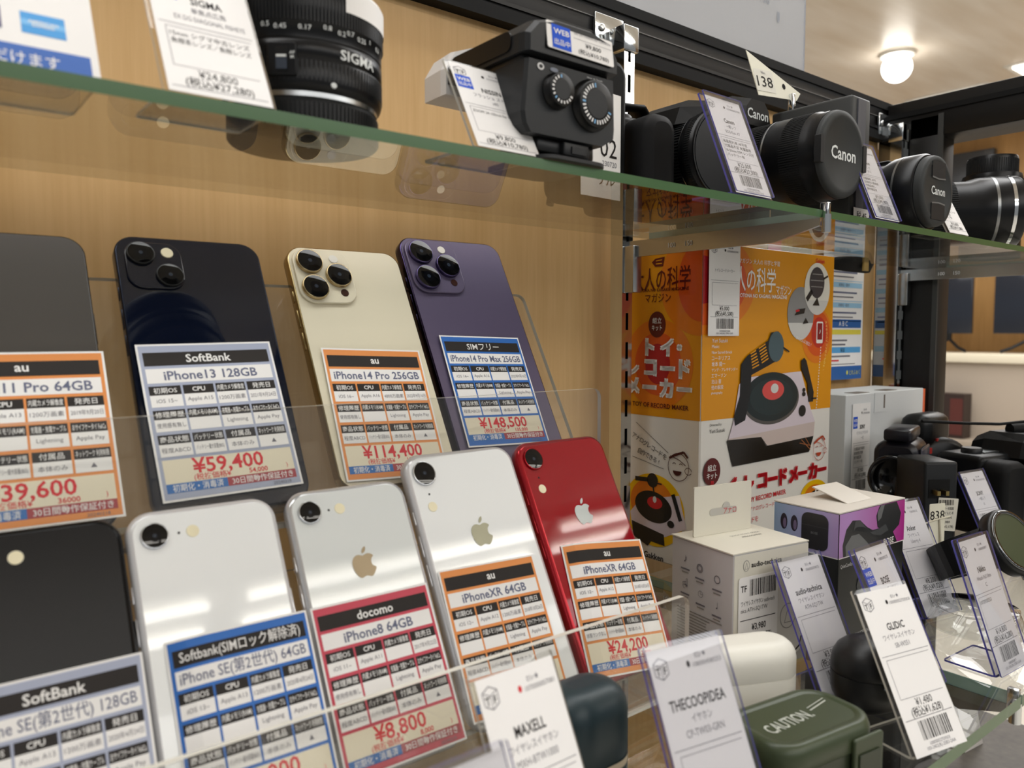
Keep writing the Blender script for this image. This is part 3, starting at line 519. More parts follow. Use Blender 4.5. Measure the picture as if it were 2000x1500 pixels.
L3_ = [arc_(.0356, .0730), arc_(.0357, .0890), arc_(.0350, .0912), arc_(.0200, .0914)]; n_ = len(AN)
m.add([p for r_ in L3_ for p in r_], [(a * n_ + i_, a * n_ + i_ + 1, (a + 1) * n_ + i_ + 1, (a + 1) * n_ + i_) for a in range(3) for i_ in range(n_ - 1)], WHITE); squash(m.build('paper_label', t))

# flash gun, control panel towards the viewer, head reaching back
t = thing('flash_gun', 'black flash gun with two dials and a white sticker on its head', 'flash', (.2650, .2850, ZU + .0005)); t.scale = (1, 1, .79)
FB = mat('flash_body', '202224', .45, spec=.35); FD = mat('flash_dark', '0d0e0f', .38, spec=.35)
m = MB(); P = [(-.027, .0), (.022, 0), (.030, .006), (.0305, .012), (.0295, .043), (-.0285, .043), (-.031, .012), (-.030, .005)]
m.rings([[(x * .96, .002, z + .0145) for x, z in P], [(x, .004, z + .0145) for x, z in P], [(x, .040, z + .0145) for x, z in P]], FB, None, FB, FB, smooth=False)
Mf = FX(0, .0019, .0145); m.text('Nissin Air System', GREYP, .0150, .0405, .0011, .0003, .017, M=Mf); m.flat(ell(-.0205, .0395, .0021, .0021), .0003, GREYP, Mf); m.flat(ell(-.0205, .0395, .0011, .0011), .0005, FD, Mf); m.flat(ell(-.0120, .0395, .0026, .0013), .0003, mat('pilot_lamp', '525a6c', .2), Mf); m.build('body', t)
for dx, dz, r_, nm in ((-.0105, .0270, .0080, 'mode_dial'), (.0125, .0235, .0118, 'power_dial')):
    m = MB(); Md = FX(dx, .0018, .0145 + dz) @ Matrix.Diagonal((1, 1.24, 1, 1)); m.lathe([(r_ * 1.1, 0), (r_ * 1.1, .0008), (r_, .0010), (r_, .0042), (r_ * .94, .0048), (.0001, .0048)], FD, Md, 40, caps=False)
    m.lathe([(r_ * .6, .0049), (.0001, .0049)], FB, Md, 32, caps=False)
    for i in range(22 if r_ > .01 else 14):
        a = R(100 + i * (250 / (22 if r_ > .01 else 14))); mt = GREYP if i % 7 else mat('dial_blue', '6fa9d8', .4)
        m.line(mt, [(r_ * .68 * math.cos(a), r_ * .68 * math.sin(a)), (r_ * .86 * math.cos(a), r_ * .86 * math.sin(a))], .0009, .00495, Md)
    m.build(nm, t)
m = MB(); prof = [(-.030, .001), (-.030, .012), (-.024, .0205), (-.012, .0245), (.012, .0245), (.025, .0200), (.030, .011), (.030, .001)]
m.rings([[(x * k, y, .0600 + z * kz) for x, z in prof] for y, k, kz in ((-.0005, .95, .88), (.002, 1, .97), (.006, 1.02, 1), (.060, 1.02, 1), (.068, 1.0, .97))], FB, None, FD, FD, smooth=False); m.slab(.050, .012, .004, 0, .0006, FD, M=FR((-.0308, .036, .0695), (0, -1, 0), (0, 0, 1))); m.build('head', t)
m = MB(); m.box(FD, -.0285, .0285, .006, .036, .0565, .062, bev=.001); m.build('hinge', t)
m = MB(); m.rings([[(x * k, y, .0590 + (z - .012) * k * 1.45 + .012) for x, z in prof] for y, k in ((.066, 1.04), (.070, 1.07), (.088, 1.02), (.092, .92))], mat('diffuser', 'e6e4e2', .4), None, mat('diffuser'), mat('diffuser'), smooth=False); m.build('diffuser_dome', t)
m = MB(); m.box(FD, -.019, .019, .006, .036, .0055, .0148, bev=.0012); m.box(FB, -.004, .013, .003, .008, .005, .0135, bev=.001); m.box(FD, .0005, .0100, .0022, .004, .0065, .0110); m.box(STEEL, -.009, .009, .012, .030, .0022, .0055); m.build('foot', t)
m = MB(); m.slab(.046, .050, .010, 0, .0022, mat('stand_black', '1a1a1c', .5), M=Matrix.Translation((0, .022, 0))); m.build('mini_stand', t)
m = MB(); L_ = [(.0100, .0240), (.0230, .0212), (.0300, .0135)]
pts = [(-.011, .0246), (.012, .0247), (.0252, .0203), (.0304, .0112)]
for (a0, b0), (a1, b1) in zip(pts, pts[1:]):
    pass
LSM = FR((.003, -.0007, .0600 + .0125), (1, 0, -.02), (0, .10, 1)); m.T = Matrix.Identity(4)
m.slab(.044, .0165, .001, 0, .0004, WHITE, M=LSM); m.quad(WEBBLUE, -.019, -.007, -.0075, .0068, .0006, M=LSM); m.text('WEB', WHITE, -.013, .0028, .0034, .0008, .010, True, M=LSM); m.text('出品中', WHITE, -.013, -.0036, .0030, .0008, .010, True, M=LSM)
m.text('i40 24-105mm for CANON', INKG, .008, .0055, .0016, .0006, .026, M=LSM); m.quad(INKG, -.005, .021, .0022, .0024, .0006, M=LSM); m.text('¥9,800', INK, .008, -.0006, .0028, .0006, .022, M=LSM); m.text('(税込¥10,780)', INK, .008, -.0052, .0026, .0006, .024, M=LSM); m.build('paper_label', t)

t = thing('camera_pouch', 'black camera pouch with a white 02 label behind the flash', 'pouch', (.358, .372, ZU + .0005), (0, 0, R(4)))
m = MB(); m.slab(.050, .092, .010, -.018, .012, BLKM, None, .004, M=FX(0, 0, .047)); m.build('body', t)
m = MB(); Mp = FX(-.003, -.0125, .002); m.quad(WHITE, -.018, .020, .001, .068, .0003, M=Mp); m.text('02', INK, .008, .033, .0125, .0005, bold=False, M=Mp); m.text('230720', INKG, .009, .023, .0035, .0005, M=Mp); m.text('リル', INK, .006, .013, .007, .0005, M=Mp); m.build('label', t)

CB = mat('camera_body', '0a0b0c', .4, spec=.25); CG = mat('camera_grip', '0a0a0b', .65, spec=.22)
def lens_barrel(m, r_, L_, M):
    m.lathe([(r_ * .88, 0), (r_ * .90, L_ * .1), (r_ * .97, L_ * .18), (r_ * .97, L_ * .55), (r_, L_ * .58), (r_, L_ * .9), (r_ * .97, L_ * .92), (r_ * .97, L_)], LB, M, 56)
    ribs(m, r_ * .97, L_ * .2, L_ * .53, 90, M, .0005, LR); ribs(m, r_, L_ * .72, L_ * .88, 120, M, .0003, LR)
def dslr(name, label, loc, rz, w_, h_, d_, lens_x, lens_r, lens_L, zc, cap, prism='Canon'):
    t = thing(name, label, 'camera', loc, (0, 0, rz))
    m = MB(); m.box(CB, -w_ / 2, w_ / 2, 0, d_, .0005, h_ * .80, bev=.006, seg=3); m.build('body', t)
    m = MB(); m.slab(w_ * .30, h_ * .76, .012, -.004, .026, CG, None, .006, M=FX(-w_ / 2 + w_ * .15, .002, h_ * .38 + .0005)); m.build('grip', t)
    hx = lens_x + (.010 if cap else 0); m = MB(); P = [(-.030, 0), (-.024, h_ * .16), (-.014, h_ * .235), (.014, h_ * .235), (.024, h_ * .16), (.030, 0)]
    m.rings([[(hx + x * k, y, h_ * .76 + z * k2) for x, z in P] for y, k, k2 in ((-.024, .62, .80), (-.008, .85, 1), (d_ * .6, 1, 1), (d_ * .9, .8, .7))], CB, None, CB, CB, smooth=False)
    if prism: m.text(prism, LW, hx, h_ * .76 + h_ * .085, .0078, 0, .030, True, M=FX(0, -.0243, 0))
    m.build('viewfinder_hump', t)
    m = MB(); m.lathe([(.010, 0), (.010, .005), (.009, .006)], BLK, Matrix.Translation((-w_ / 2 + w_ * .17, d_ * .5, h_ * .79)), 28); m.build('mode_dial', t)
    Ml = FR((lens_x, 0, zc), (1, 0, 0), (0, 0, 1)); m = MB(); lens_barrel(m, lens_r, lens_L, Ml)
    m.lathe([(lens_r * 1.003, lens_L * .56), (lens_r * 1.003, lens_L * .575)], STEEL, Ml, 56, caps=False)
    lp = m.build('lens', t)
    m = MB()
    if cap: 
        Mc = Ml @ Matrix.Translation((0, 0, lens_L)); lens_cap(m, lens_r * .96, Mc); m.build('lens_cap', lp)
    else:
        m.lathe([(lens_r * .93, lens_L + .0002), (lens_r * .62, lens_L - .003), (lens_r * .60, lens_L - .004), (.0001, lens_L - .002)], BLKG, Ml, 48, caps=False); vs, fs, wt, ht = text_mesh('CANON ZOOM LENS  MACRO 0.25m/0.8ft', False)
        k = .0021 / .73; m.add([((lens_r * .80 + v.y * k) * math.cos(R(200) - v.x * k / (lens_r * .8)), (lens_r * .80 + v.y * k) * math.sin(R(200) - v.x * k / (lens_r * .8)), lens_L - .0012) for v in vs], fs, LW, Ml); m.build('front_ring', lp)
    return t
def lens_cap(m, r_, M, pinch='side'):
    CAP = mat('cap_grey', '343636', .55, spec=.25); CAPD = mat('cap_dark', '17181a', .5)
    m.lathe([(r_ * 1.0, -.004), (r_ * 1.0, .002), (r_ * .97, .0045), (r_ * .80, .0050), (r_ * .79, .0046), (.0001, .0046)], CAP, M, 64, caps=False)
    if pinch == 'side':
        for s_ in (-1, 1): m.slab(r_ * .16, r_ * .62, .001, .0005, .0055, CAPD, M=M @ Matrix.Translation((s_ * r_ * .93, 0, 0)))
        m.text('Canon', LW, 0, 0, r_ * .30, .0049, r_ * 1.1, True, M=M)
    else:
        for s_ in (-1, 1): m.slab(r_ * .82, r_ * .46, .001, .0030, .0054, CAPD, M=M @ Matrix.Translation((0, s_ * r_ * .58, 0))); m.line(mat('cap_rim', '6c6e6e', .4), [(-r_ * .41, s_ * r_ * .36), (0, s_ * r_ * .33), (r_ * .41, s_ * r_ * .36)], .0012, .0056, M)
        m.text('Canon', LW, 0, 0, r_ * .24, .0051, r_ * .86, True, M=M)
dslr('camera', 'black camera with a bulging grip, left of the blue-edged tag on the upper shelf', (.4350, .3680, ZU + .0005), R(-4), .092, .080, .045, .020, .031, .030, .040, False, None)
dslr('camera', 'black camera with a large capped lens reaching to the shelf edge', (.5640, .4000, ZU + .0005), 0, .090, .108, .036, -.025, .0325, .098, .045, True)
t = thing('camera_strap', 'black ribbed strap looped over the left hand camera', 'strap', (.3900, .400, ZU + .066)); m = MB()
m.tube([(-.030, .012, -.060), (-.026, .008, -.020), (-.012, .002, .001), (.010, -.006, .010), (.040, -.004, .014), (.055, .004, .010)], .0075, BLKM, seg=10, flat_=.35); m.build('webbing', t)
t = thing('number_tag', 'ivory triangular tag numbered 138 on the strap of the capped camera', 'tag', (.5750, .3720, .1935)); TAGM = mat('ivory_tag', 'e2dfcd', .5)
m = MB(); Mt = FR((0, 0, 0), (.98, -.2, 0), (0, .25, 1)); m.prism([(-.026, -.004), (-.030, .034), (.022, .004), (.016, -.003)], 0, .0006, TAGM, Mt); m.slab(.0205, .019, .001, .0006, .0008, mat('label_cream', 'dbd8cb', .5), M=Mt @ Matrix.Translation((-.0165, .0095, 0))); m.text('138', INK, -.0165, .0085, .0095, .0010, .018, M=Mt); m.text('No.', INKG, -.0165, .0165, .0025, .0010, M=Mt); m.flat(ell(.004, .0075, .0017, .0024), .0009, BLKM, Mt); m.build('card', t)
m = MB(); m.box(CHROME, .008, .012, -.006, -.001, -.014, .002, bev=.0008); m.build('clip', t)
t = thing('device_case', 'tall flat black case standing right of the large capped lens', 'case', (.5930, .347, ZU + .0005)); m = MB(); m.box(GRPH, -.016, .012, -.035, .035, 0, .098, bev=.0022); m.box(BLKM, -.0165, -.0155, -.024, .024, .064, .072); m.build('body', t)
m = MB(); m.box(mat('case_strip', '55565c', .35), -.0095, .002, -.0362, -.0348, .001, .0955); m.build('front_strip', t); m = MB(); m.quad(WHITE, -.014, .010, .002, .013, .0004, M=FX(0, -.0366, 0)); m.text('税 45', INK, -.002, .0075, .005, .0006, M=FX(0, -.0366, 0)); m.build('label', t)
def lying_lens(label, loc, r_, L_, cap=True, rz=0):
    t = thing('camera_lens', label, 'camera lens', loc, (0, 0, rz)); Ml = FR((0, 0, r_), (1, 0, 0), (0, 0, 1))
    m = MB(); m.lathe([(r_ * .80, -L_), (r_ * .88, -L_ * .9), (r_ * .9, -L_ * .35), (r_ * .98, -L_ * .28), (r_, -L_ * .2), (r_, -L_ * .02), (r_ * .96, 0)], LB, Ml, 56); ribs(m, r_ * .9, -L_ * .8, -L_ * .45, 90, Ml, .0004, LR); m.build('barrel', t)
    m = MB(); m.lathe([(r_ * 1.004, -L_ * .20), (r_ * 1.004, -L_ * .18)], mat('ring_dull', '8d8f8f', .3, metal=1), Ml, 56, caps=False); m.build('trim_ring', t)
    if cap: m = MB(); lens_cap(m, r_ * .92, Ml @ Matrix.Translation((0, 0, .002)), 'front'); m.build('lens_cap', t)
    return t
t = lying_lens('black lens with a two-slot pinch cap lying near the shelf edge', (.6640, .2920, ZU + .0005), .0310, .085)
m = MB(); m.slab(.020, .030, .002, 0, .0005, mat('silver_sticker', 'c6c8c8', .3), M=FR((.002, .045, .0600), (1, 0, 0), (0, 1, 0))); m.build('sticker', t)
t = lying_lens('large black lens cut off by the right edge of the upper shelf', (.8680, .3000, ZU + .0005), .0350, .130, False, R(38))
m = MB(); Ml = FR((0, 0, .035), (1, 0, 0), (0, 0, 1)); m.lathe([(.0354, -.012), (.0354, -.009)], CHROME, Ml, 56, caps=False); m.lathe([(.0335, .0), (.0001, .001)], BLKG, Ml, 48, caps=False); m.build('front_glass', t)
t = thing('camera_lens', 'black lens standing upright behind the rightmost lens', 'camera lens', (.9720, .360, ZU + .0005)); m = MB(); m.lathe([(.030, 0), (.030, .088), (.029, .092)], LB, seg=48); ribs(m, .030, .062, .086, 80, h=.0005, mm_=LR); m.build('barrel', t); m = MB(); m.lathe([(.025, .0921), (.025, .110), (.024, .112)], LB, seg=48); ribs(m, .025, .094, .108, 70, h=.0004, mm_=LR); m.build('front_cap', t)
# plastic sheet above the head rail
t = thing('plastic_sheet', 'translucent bluish plastic sheet standing above the black rail', 'sheet', (.60, .515, .2885)); m = MB(); sheet(m, .48, .16, .001, .002, FX(0, 0, .08), FROST, mat('sheet_edge', '9fa8b8', .3)); m.build('pane', t)
m = MB(); m.flat(ell(.185, .062, .0028, .0062), .0014, mat('smudge', '8d929b', .6), FX(0, 0, 0)); m.text('138', mat('smudge'), .160, .075, .009, .0014, M=FX(0, 0, 0)); m.build('sticker', t)

# ------------------------------------------------------------------ orange and white kit box
BX, BY, BW, BH, BD = .5305, .4134, .202, .281, .083
t = thing('kit_box', 'tall orange and white craft kit box with a turntable picture', 'box', (BX, BY, ZL + .0004), (0, 0, R(-.8)))
OR = mat('box_orange', 'dd9414', .16, spec=.5); OR1 = mat('box_orange_deep', 'dd7a1c', .16); OR2 = mat('box_red_orange', 'd4561f', .16); OR3 = mat('box_crimson', 'a81e24', .16); BWH = mat('box_white', 'e4e1da', .2); MAR = mat('box_maroon', '5d1714', .2); PWH = mat('print_white', 'f1efea', .2); PRED = mat('print_red', 'c8232b', .2)
LIL = mat('print_lilac', 'd7cbd4', .2); LILD = mat('print_lilac_shade', 'c9b9b3', .2); PBK = mat('print_black', '1a1b1c', .2); PTEAL = mat('print_disc', '1d2a2c', .2); YEL = mat('print_yellow', 'e8b70f', .2); PGR = mat('print_grey', '8f8f8f', .2); PGL = mat('print_pale_grey', 'd2d1cd', .2); TEAL = mat('print_horn', '4b5f66', .2)
m = MB(); m.box(BWH, 0, BW, 0, BD, 0, BH, bev=.0012, seg=1); m.build('carton', t)
def clampx(P, a, b, lo=-1e9, hi=1e9): return [(min(max(x, a), b), min(max(y, lo), hi)) for x, y in P]
f = MB(); f.T = FX(0, -.0001, 0) @ MM; Wd, Hh = 202, 281; cl = lambda P, lo=131: clampx(P, 0, Wd, lo, Hh)
f.quad(OR, .5, Wd - .5, 131, Hh - .5, .1)
f.flat(cl(ell(0, 249, 73, 45, 60, -90, 90)), .2, OR1); f.flat(cl(ell(0, 249, 60, 37, 60, -90, 90)), .3, OR2); f.flat(cl(ell(0, 250, 24, 20, 40, -90, 90)), .4, OR3)
f.text('大人の科学', PWH, 66, 253, 17, .6, 74, True); f.text('マガジン', PWH, 116, 245, 7, .6, 24, True); f.text('学研の科学マガジン 大人の 科学と学習', PWH, 66, 268.5, 3.6, .6, 88); f.text('OTONA NO KAGAKU MAGAZINE', PWH, 86, 238.5, 3.4, .6, 78, True); f.text('Gakken', PRED, 176, 275, 4.5, .6, 15, True)
f.flat(ell(174, 203, 26, 27, 40), .25, OR1); f.flat(ell(175, 205, 21, 22, 40), .35, OR2); f.flat(ell(177, 206, 13, 15, 40), .45, mat('box_red', 'bd2f22', .2))
f.flat(ell(145, 224, 22, 25, 40), .5, PGR); f.flat(clampx(ell(145, 224, 22, 25, 40), 0, 999, 0, 215), .55, PGL); f.flat(ell(172, 248, 22, 25, 40), .6, mat('print_cream', 'e6e4da', .2)); f.flat(clampx(ell(172, 248, 22, 25, 40), 0, 999, 0, 237), .65, PGL)
f.flat(ell(171, 254, 13, 15, 30), .7, mat('print_mic', '3c3a40', .2)); f.line(PGR, [(163, 262), (180, 262)], .8, .75); f.line(PGR, [(160, 256), (182, 256)], .8, .75); f.line(PGR, [(161, 250), (181, 250)], .8, .75); f.line(PBK, [(182, 258), (190, 261)], 2, .75); f.line(PBK, [(163, 246), (154, 237)], 5, .7); f.flat([(164, 232), (176, 232), (172, 240)], .8, PBK); f.flat([(134, 222), (150, 224), (152, 229), (140, 228)], .8, PBK); f.flat([(148, 214), (158, 215), (153, 220)], .8, PBK); f.line(PRED, [(136, 226), (142, 227)], 2, .85)
f.slab(11, 21, 1.5, .5, .7, PWH, None, 0, 3, 178, 206); f.slab(8.6, 16, .6, .7, .8, mat('print_dark_red', '8a1a1e', .2), None, 0, 2, 178, 207); f.text('♪', PWH, 178, 207, 5, .9)
for i in range(22): f.line(PWH, [(181 - i * .25, 192 - i * 2.8), (181 - i * .25 + random.uniform(-.5, .5), 190.6 - i * 2.8)], 1.0, .5)
for i, ch in enumerate('スマホやパソコンからもOK!'): f.text(ch, mat('print_pale_yellow', 'f3dd7a', .2), 187 + 4 * math.sin(i * .22 + .5), 216 - i * 3.6, 2.6, .6, rot=-80)
for i, ch in enumerate('かんたんに組立!'): f.text(ch, PWH, 139 + i * 3.4, 201 - i * 1.0, 2.8, .9, rot=-18)
for i, (s_, h_) in enumerate((('Yuri Suzuki', 3.4), ('Music:', 3), ('New Sacred Ibruck', 2.6), ('コーネリアス', 3.2), ('坂本 龍一', 3.2), ('ヤンデ・アレキサンダー', 2.4), ('エマーソン', 3), ('北山 晋', 3), ('他の解説', 3), ('photography', 2.2))): f.text(s_, PWH, 13, 199 - i * 5.0, h_, .6, 42, align='L')
# turntable
f.flat([(51, 160), (58, 166), (147, 169), (166, 130), (173, 119), (37, 112), (44, 128)], 1.0, LIL); f.flat([(37, 113), (172.5, 119), (171, 105), (158, 104), (95, 102), (85, 111), (37, 111)], 1.05, LILD); f.flat([(35, 112), (85, 111), (93, 102), (171, 105), (164, 90), (44, 88)], 1.1, mat('print_base', '262019', .2))
f.flat(ell(100, 145, 44, 23.5, 48), 1.15, mat('print_platter', '54504d', .2)); f.flat(ell(100, 147, 42, 22.5, 48), 1.2, PTEAL); f.flat(ell(100, 147, 33, 17, 48), 1.22, mat('print_disc2', '233234', .2)); f.flat(ell(102, 153, 17, 9, 36), 1.3, mat('print_coral', 'd8504c', .2)); f.flat(ell(104, 154.5, 6, 4.5, 24), 1.35, PGL)
f.flat([(53, 178), (61, 185), (93, 199), (97, 206), (108, 207), (116, 199), (116, 186), (106, 180), (94, 176), (68, 168), (67, 150), (60, 128), (46, 124), (44, 132), (52, 150)], 1.4, PBK); f.flat(ell(105, 193, 12, 14, 30), 1.45, TEAL); f.line(PBK, [(116, 192), (126, 188)], 1.6, 1.45)
for i in range(6): f.line(OR, [(66 + i * .6, 187 - i * 2.6), (74 + i, 190 - i * 2.6)], 1.3, 1.5); f.line(OR, [(78 + i, 191.5 - i * 2.6), (88 + i, 195.5 - i * 2.6)], 1.3, 1.5)
f.flat([(146, 179), (151, 182), (155, 179), (169, 148), (168, 139), (160, 139), (158, 157), (147, 171)], 1.4, PBK); f.line(PBK, [(165, 142), (174, 142)], 1.6, 1.4); f.flat(ell(150, 131, 6, 5.5, 24), 1.4, PBK); f.flat(ell(152, 147, 3, 2.2, 16), 1.4, PBK); f.flat(ell(152, 151, 2.5, 2, 16), 1.4, PBK); f.line(mat('print_copper', 'a4643a', .2), [(150, 103), (166, 92)], .8, 1.2); f.line(mat('print_copper'), [(147, 100), (166, 96)], .7, 1.2); f.line(mat('print_copper'), [(157, 104), (167, 94)], .7, 1.2)
# title and marks
tt = 'トイ・レコードメーカー'; xs = [19, 42, 54, 68, 88, 104, 121, 138, 153, 171, 187]
for i, ch in enumerate(tt):
    for dx, dy in ((0, 0), (1.2, .8), (-1.2, -.8), (1, -1), (-1, 1)): f.text(ch, PRED, xs[i] + dx, 70.5 + (0 if ch == '・' else 0) + dy, 13, 1.5, 17 if ch != 'ー' else 15, True, rot=1)
f.flat(ell(15, 86.5, 11.5, 12, 32), 1.2, MAR); f.text('組立', PWH, 15, 90, 4.4, 1.3, 13, True); f.text('キット', PWH, 15, 83, 4.4, 1.3, 14, True); f.text('Directed by', INK, 20, 126.5, 2.4, .6, 20); f.text('Yuri Suzuki', INK, 22, 121.5, 3.4, .6, 24)
def boy(q, x, y, s_, ink):
    q.line(ink, ell(x, y, 10 * s_, 10.5 * s_, 28) + [ell(x, y, 10 * s_, 10.5 * s_, 28)[0]], .55 * s_, 1.2); q.line(ink, ell(x + 9.5 * s_, y - 2 * s_, 3.2 * s_, 2.6 * s_, 14), .5 * s_, 1.2)
    for e in (-4, 2.5): q.line(ink, ell(x + e * s_, y + 1.5 * s_, 1.6 * s_, 1.4 * s_, 10, 20, 160), .6 * s_, 1.25)
    q.flat(ell(x - 1 * s_, y - 3.0 * s_, 4.2 * s_, 3.6 * s_, 16, 180, 360), 1.25, ink); q.line(ink, [(x - 9 * s_, y + 6 * s_), (x - 3 * s_, y + 9 * s_), (x + 5 * s_, y + 12 * s_), (x + 9 * s_, y + 8 * s_)], 1.8 * s_, 1.25); q.line(ink, [(x - 8 * s_, y + 8 * s_), (x + 1 * s_, y + 5.5 * s_), (x + 7 * s_, y + 2 * s_)], .6 * s_, 1.25)
boy(f, 182, 91, 1.05, mat('print_brick', 'b5472c', .2))
f.text('TOY RECORD MAKER', PRED, 96, 55, 4.6, .6, 92, True, rot=1); f.text('アナログレコードを自作できる!', PRED, 105, 46, 3.6, .6, 90); f.text('レコードを', PRED, 70, 36, 4.4, .6, 36); f.flat(cl(ell(176, 46, 24, 15, 40), 0), .5, YEL); f.flat(cl(ell(176, 45, 18, 11.5, 40), 0), .6, OR1); f.flat(ell(177, 43, 11, 7.5, 30), .7, PBK); f.flat(ell(178, 46, 1.5, 6, 12), .8, PWH); f.build('front_print', t)
s2 = MB(); s2.T = FL(-.0001, BD, 0) @ MM; Dd = 83; x0 = 18; cs = lambda P, lo=131: clampx(P, 0, Dd, lo, Hh)
s2.quad(OR, .5, Dd - .3, 131, Hh - .5, .1); s2.flat(cs(ell(Dd, 249, 46, 46, 60, 90, 270)), .2, OR1); s2.flat(cs(ell(Dd, 249, 26, 34, 60, 90, 270)), .3, OR2)
s2.text('大人の科学', MAR, 38, 253, 16, .6, 66, True); s2.text('OTONA NO KAGAKU MAGAZINE', MAR, 40, 243.5, 2.8, .6, 64, True); s2.text('マガジン', MAR, 34.5, 236.5, 6.5, .6, 30, True); s2.flat([(27, 268), (31, 271), (42, 272), (40, 264), (31, 264)], .6, MAR); s2.line(OR, [(32, 269), (39, 269.5)], .8, .7); s2.line(OR, [(32, 266.3), (39, 266.5)], .8, .7)
s2.flat(cs(ell(35, 178, 40, 40, 48)), .3, OR1); s2.flat(cs(ell(35, 178, 27, 28, 48)), .4, OR2); s2.flat(ell(35, 178, 14.5, 18, 40), .5, OR3); s2.flat(ell(34, 213, 10, 11.5, 30), .6, MAR); s2.text('組立', PWH, 34, 216.5, 4, .7, 11, True); s2.text('キット', PWH, 34, 210, 4, .7, 12, True)
def fat(q, s_, xs_, y, h_, wmax, m_):
    for i, ch in enumerate(s_):
        for dx, dy in ((0, 0), (1.2, .9), (-1.2, -.9), (1, -1.1), (-1, 1)): q.text(ch, m_, xs_[i] + dx, y + dy, h_, .8, wmax, True)
fat(s2, 'トイ・', [26, 46, 60], 193, 12.5, 17, PWH); fat(s2, 'レコード', [6, 27, 47, 66], 174.5, 13.5, 17, PWH); fat(s2, 'メーカー', [6, 26, 46, 66], 157, 13.5, 17, PWH); s2.text('TOY OF RECORD MAKER', MAR, 38, 141, 4.2, .6, 66, True)
for i, ch in enumerate('アナログレコードを'): s2.text(ch, INK, 8 + i * 4.6, 111.5 - i * 1.9, 4.2, .6, rot=-22)
for i, ch in enumerate('自作できる!'): s2.text(ch, INK, 15 + i * 4.6, 98 - i * 1.5, 4.2, .6, rot=-18)
s2.line(INK, [(10, 124), (49, 100)], .4, .6); s2.line(INK, [(6, 92), (44, 85)], .4, .6); boy(s2, 61, 89, 1.15, mat('print_line_brown', '4a2320', .2))
s2.flat(cs(ell(32, 46, 36, 33, 48), 0), .3, YEL); s2.flat(cs(ell(30, 52, 26, 22, 40), 0), .4, OR1); s2.flat([(4, 40), (20, 58), (45, 60), (62, 64), (70, 36), (46, 24), (6, 28)], .5, LIL); s2.flat([(6, 32), (45, 26), (46, 16), (30, 17), (26, 12), (8, 18)], .6, PBK); s2.flat(ell(32, 49, 22, 14, 40, rot=-6), .7, PBK); s2.flat(ell(34, 53, 9, 5.5, 28), .8, PRED); s2.flat(ell(34, 56, 2.2, 3, 16), .9, PGL)
s2.flat(ell(31, 73, 6.5, 6.5, 24), .8, PBK); s2.line(PBK, [(10, 72), (26, 73)], 4, .8); s2.line(PBK, [(36, 71), (42, 71)], 1.2, .8); s2.line(PBK, [(32, 67), (33, 62)], 1.6, .8); s2.line(PBK, [(55, 64), (64, 42)], 4.2, .9); s2.flat(ell(53, 37, 4, 3.2, 18), .9, PBK); s2.text('Gakken', INK, 33, 4, 5.6, .6, 26, True); s2.build('side_print', t)
m = MB(); m.T = FX(.005, -.0024, .203) @ MM; m.slab(42, 79, .4, 0, .3, WHITE, None, 0, 1, 21, 39.5); tag_print(m, 37, 80, '', 'トイレコードメーカー', '', '¥5,000', '(税込¥5,500)', M=Matrix.Translation((21, -.5, 0)) @ Matrix.Diagonal((1.1, 1, 1, 1)), z=.5); m.build('price_sticker', t)

# ------------------------------------------------------------------ small white earphone box
ATB = mat('box_ivory', 'dfdbcd', .45); ATL = mat('box_ivory_print', '8e8c88', .6); AW, AD, AH = .064, .054, .0755
t = thing('earphone_box', 'small ivory earphone box with a hang tab and a barcode sticker', 'box', (.3812, .2712, ZL + .0004), (0, 0, R(-9)))
m = MB(); m.box(mat('box_pale_grey', 'cfced0', .45), 0, AW, 0, AD, 0, AH - .0008, bev=.0005, seg=1); m.quad(ATB, .0003, AW - .0003, .010, AH - .001, .0002, M=FX(0, 0, 0)); m.quad(mat('box_grey_band', 'a5a29c', .45), .0003, AW - .0003, .0003, .0165, .0003, M=FX(0, 0, 0))
Mf = FX(0, -.0003, 0) @ MM; m.flat(ell(10, 67.5, 2.6, 3.4, 20), .1, ATL, Mf); m.flat(ell(10, 67.5, 2.2, 3.0, 20), .15, ATB, Mf); m.line(ATL, [(8.8, 65.6), (10, 69.6), (11.2, 65.6), (8.8, 65.6)], .3, .2, Mf); m.text('audio-technica', INK, 27, 67.5, 3.2, .1, 26, True, M=Mf)
m.slab(25, 42, 5, .1, .3, mat('print_case_pale', 'd9d6d0', .4), None, 0, 6, 46, 27, M=Mf); m.line(INK, [(34, 16), (35, 10), (40, 7), (52, 7), (57, 10), (58.5, 16)], 1.2, .35, Mf); m.flat(ell(46, 31, 7, 8, 28), .35, ATL, Mf); m.flat(ell(46, 31, 6.4, 7.4, 28), .4, mat('print_case_pale'), Mf); m.line(ATL, [(43, 27), (46, 36), (49, 27), (43, 27)], .5, .45, Mf)
m.quad(mat('yellow_line', 'cfc23a', .5), 20, 62, .6, 1.1, .2, Mf)
Ms = FL(-.0002, AD, 0) @ MM
for i, (u, v, s_) in enumerate(((13, 63, '♪'), (26, 60, '◎'), (41, 57, '○'), (13, 47, '☝'), (27, 44, '◷'), (41, 41, '♩'))): m.text(s_, INKG, u, v, 5, .1, 6, M=Ms); m.quad(INKG, u - 4, u + 4, v - 7.2, v - 6.2, .1, Ms); m.quad(ATL, u - 3, u + 3, v - 9.2, v - 8.4, .1, Ms)
for i in range(14): m.quad(ATL, 6, random.uniform(30, 48), 30 - i * 1.9, 30.7 - i * 1.9, .1, Ms); 
m.build('carton', t)
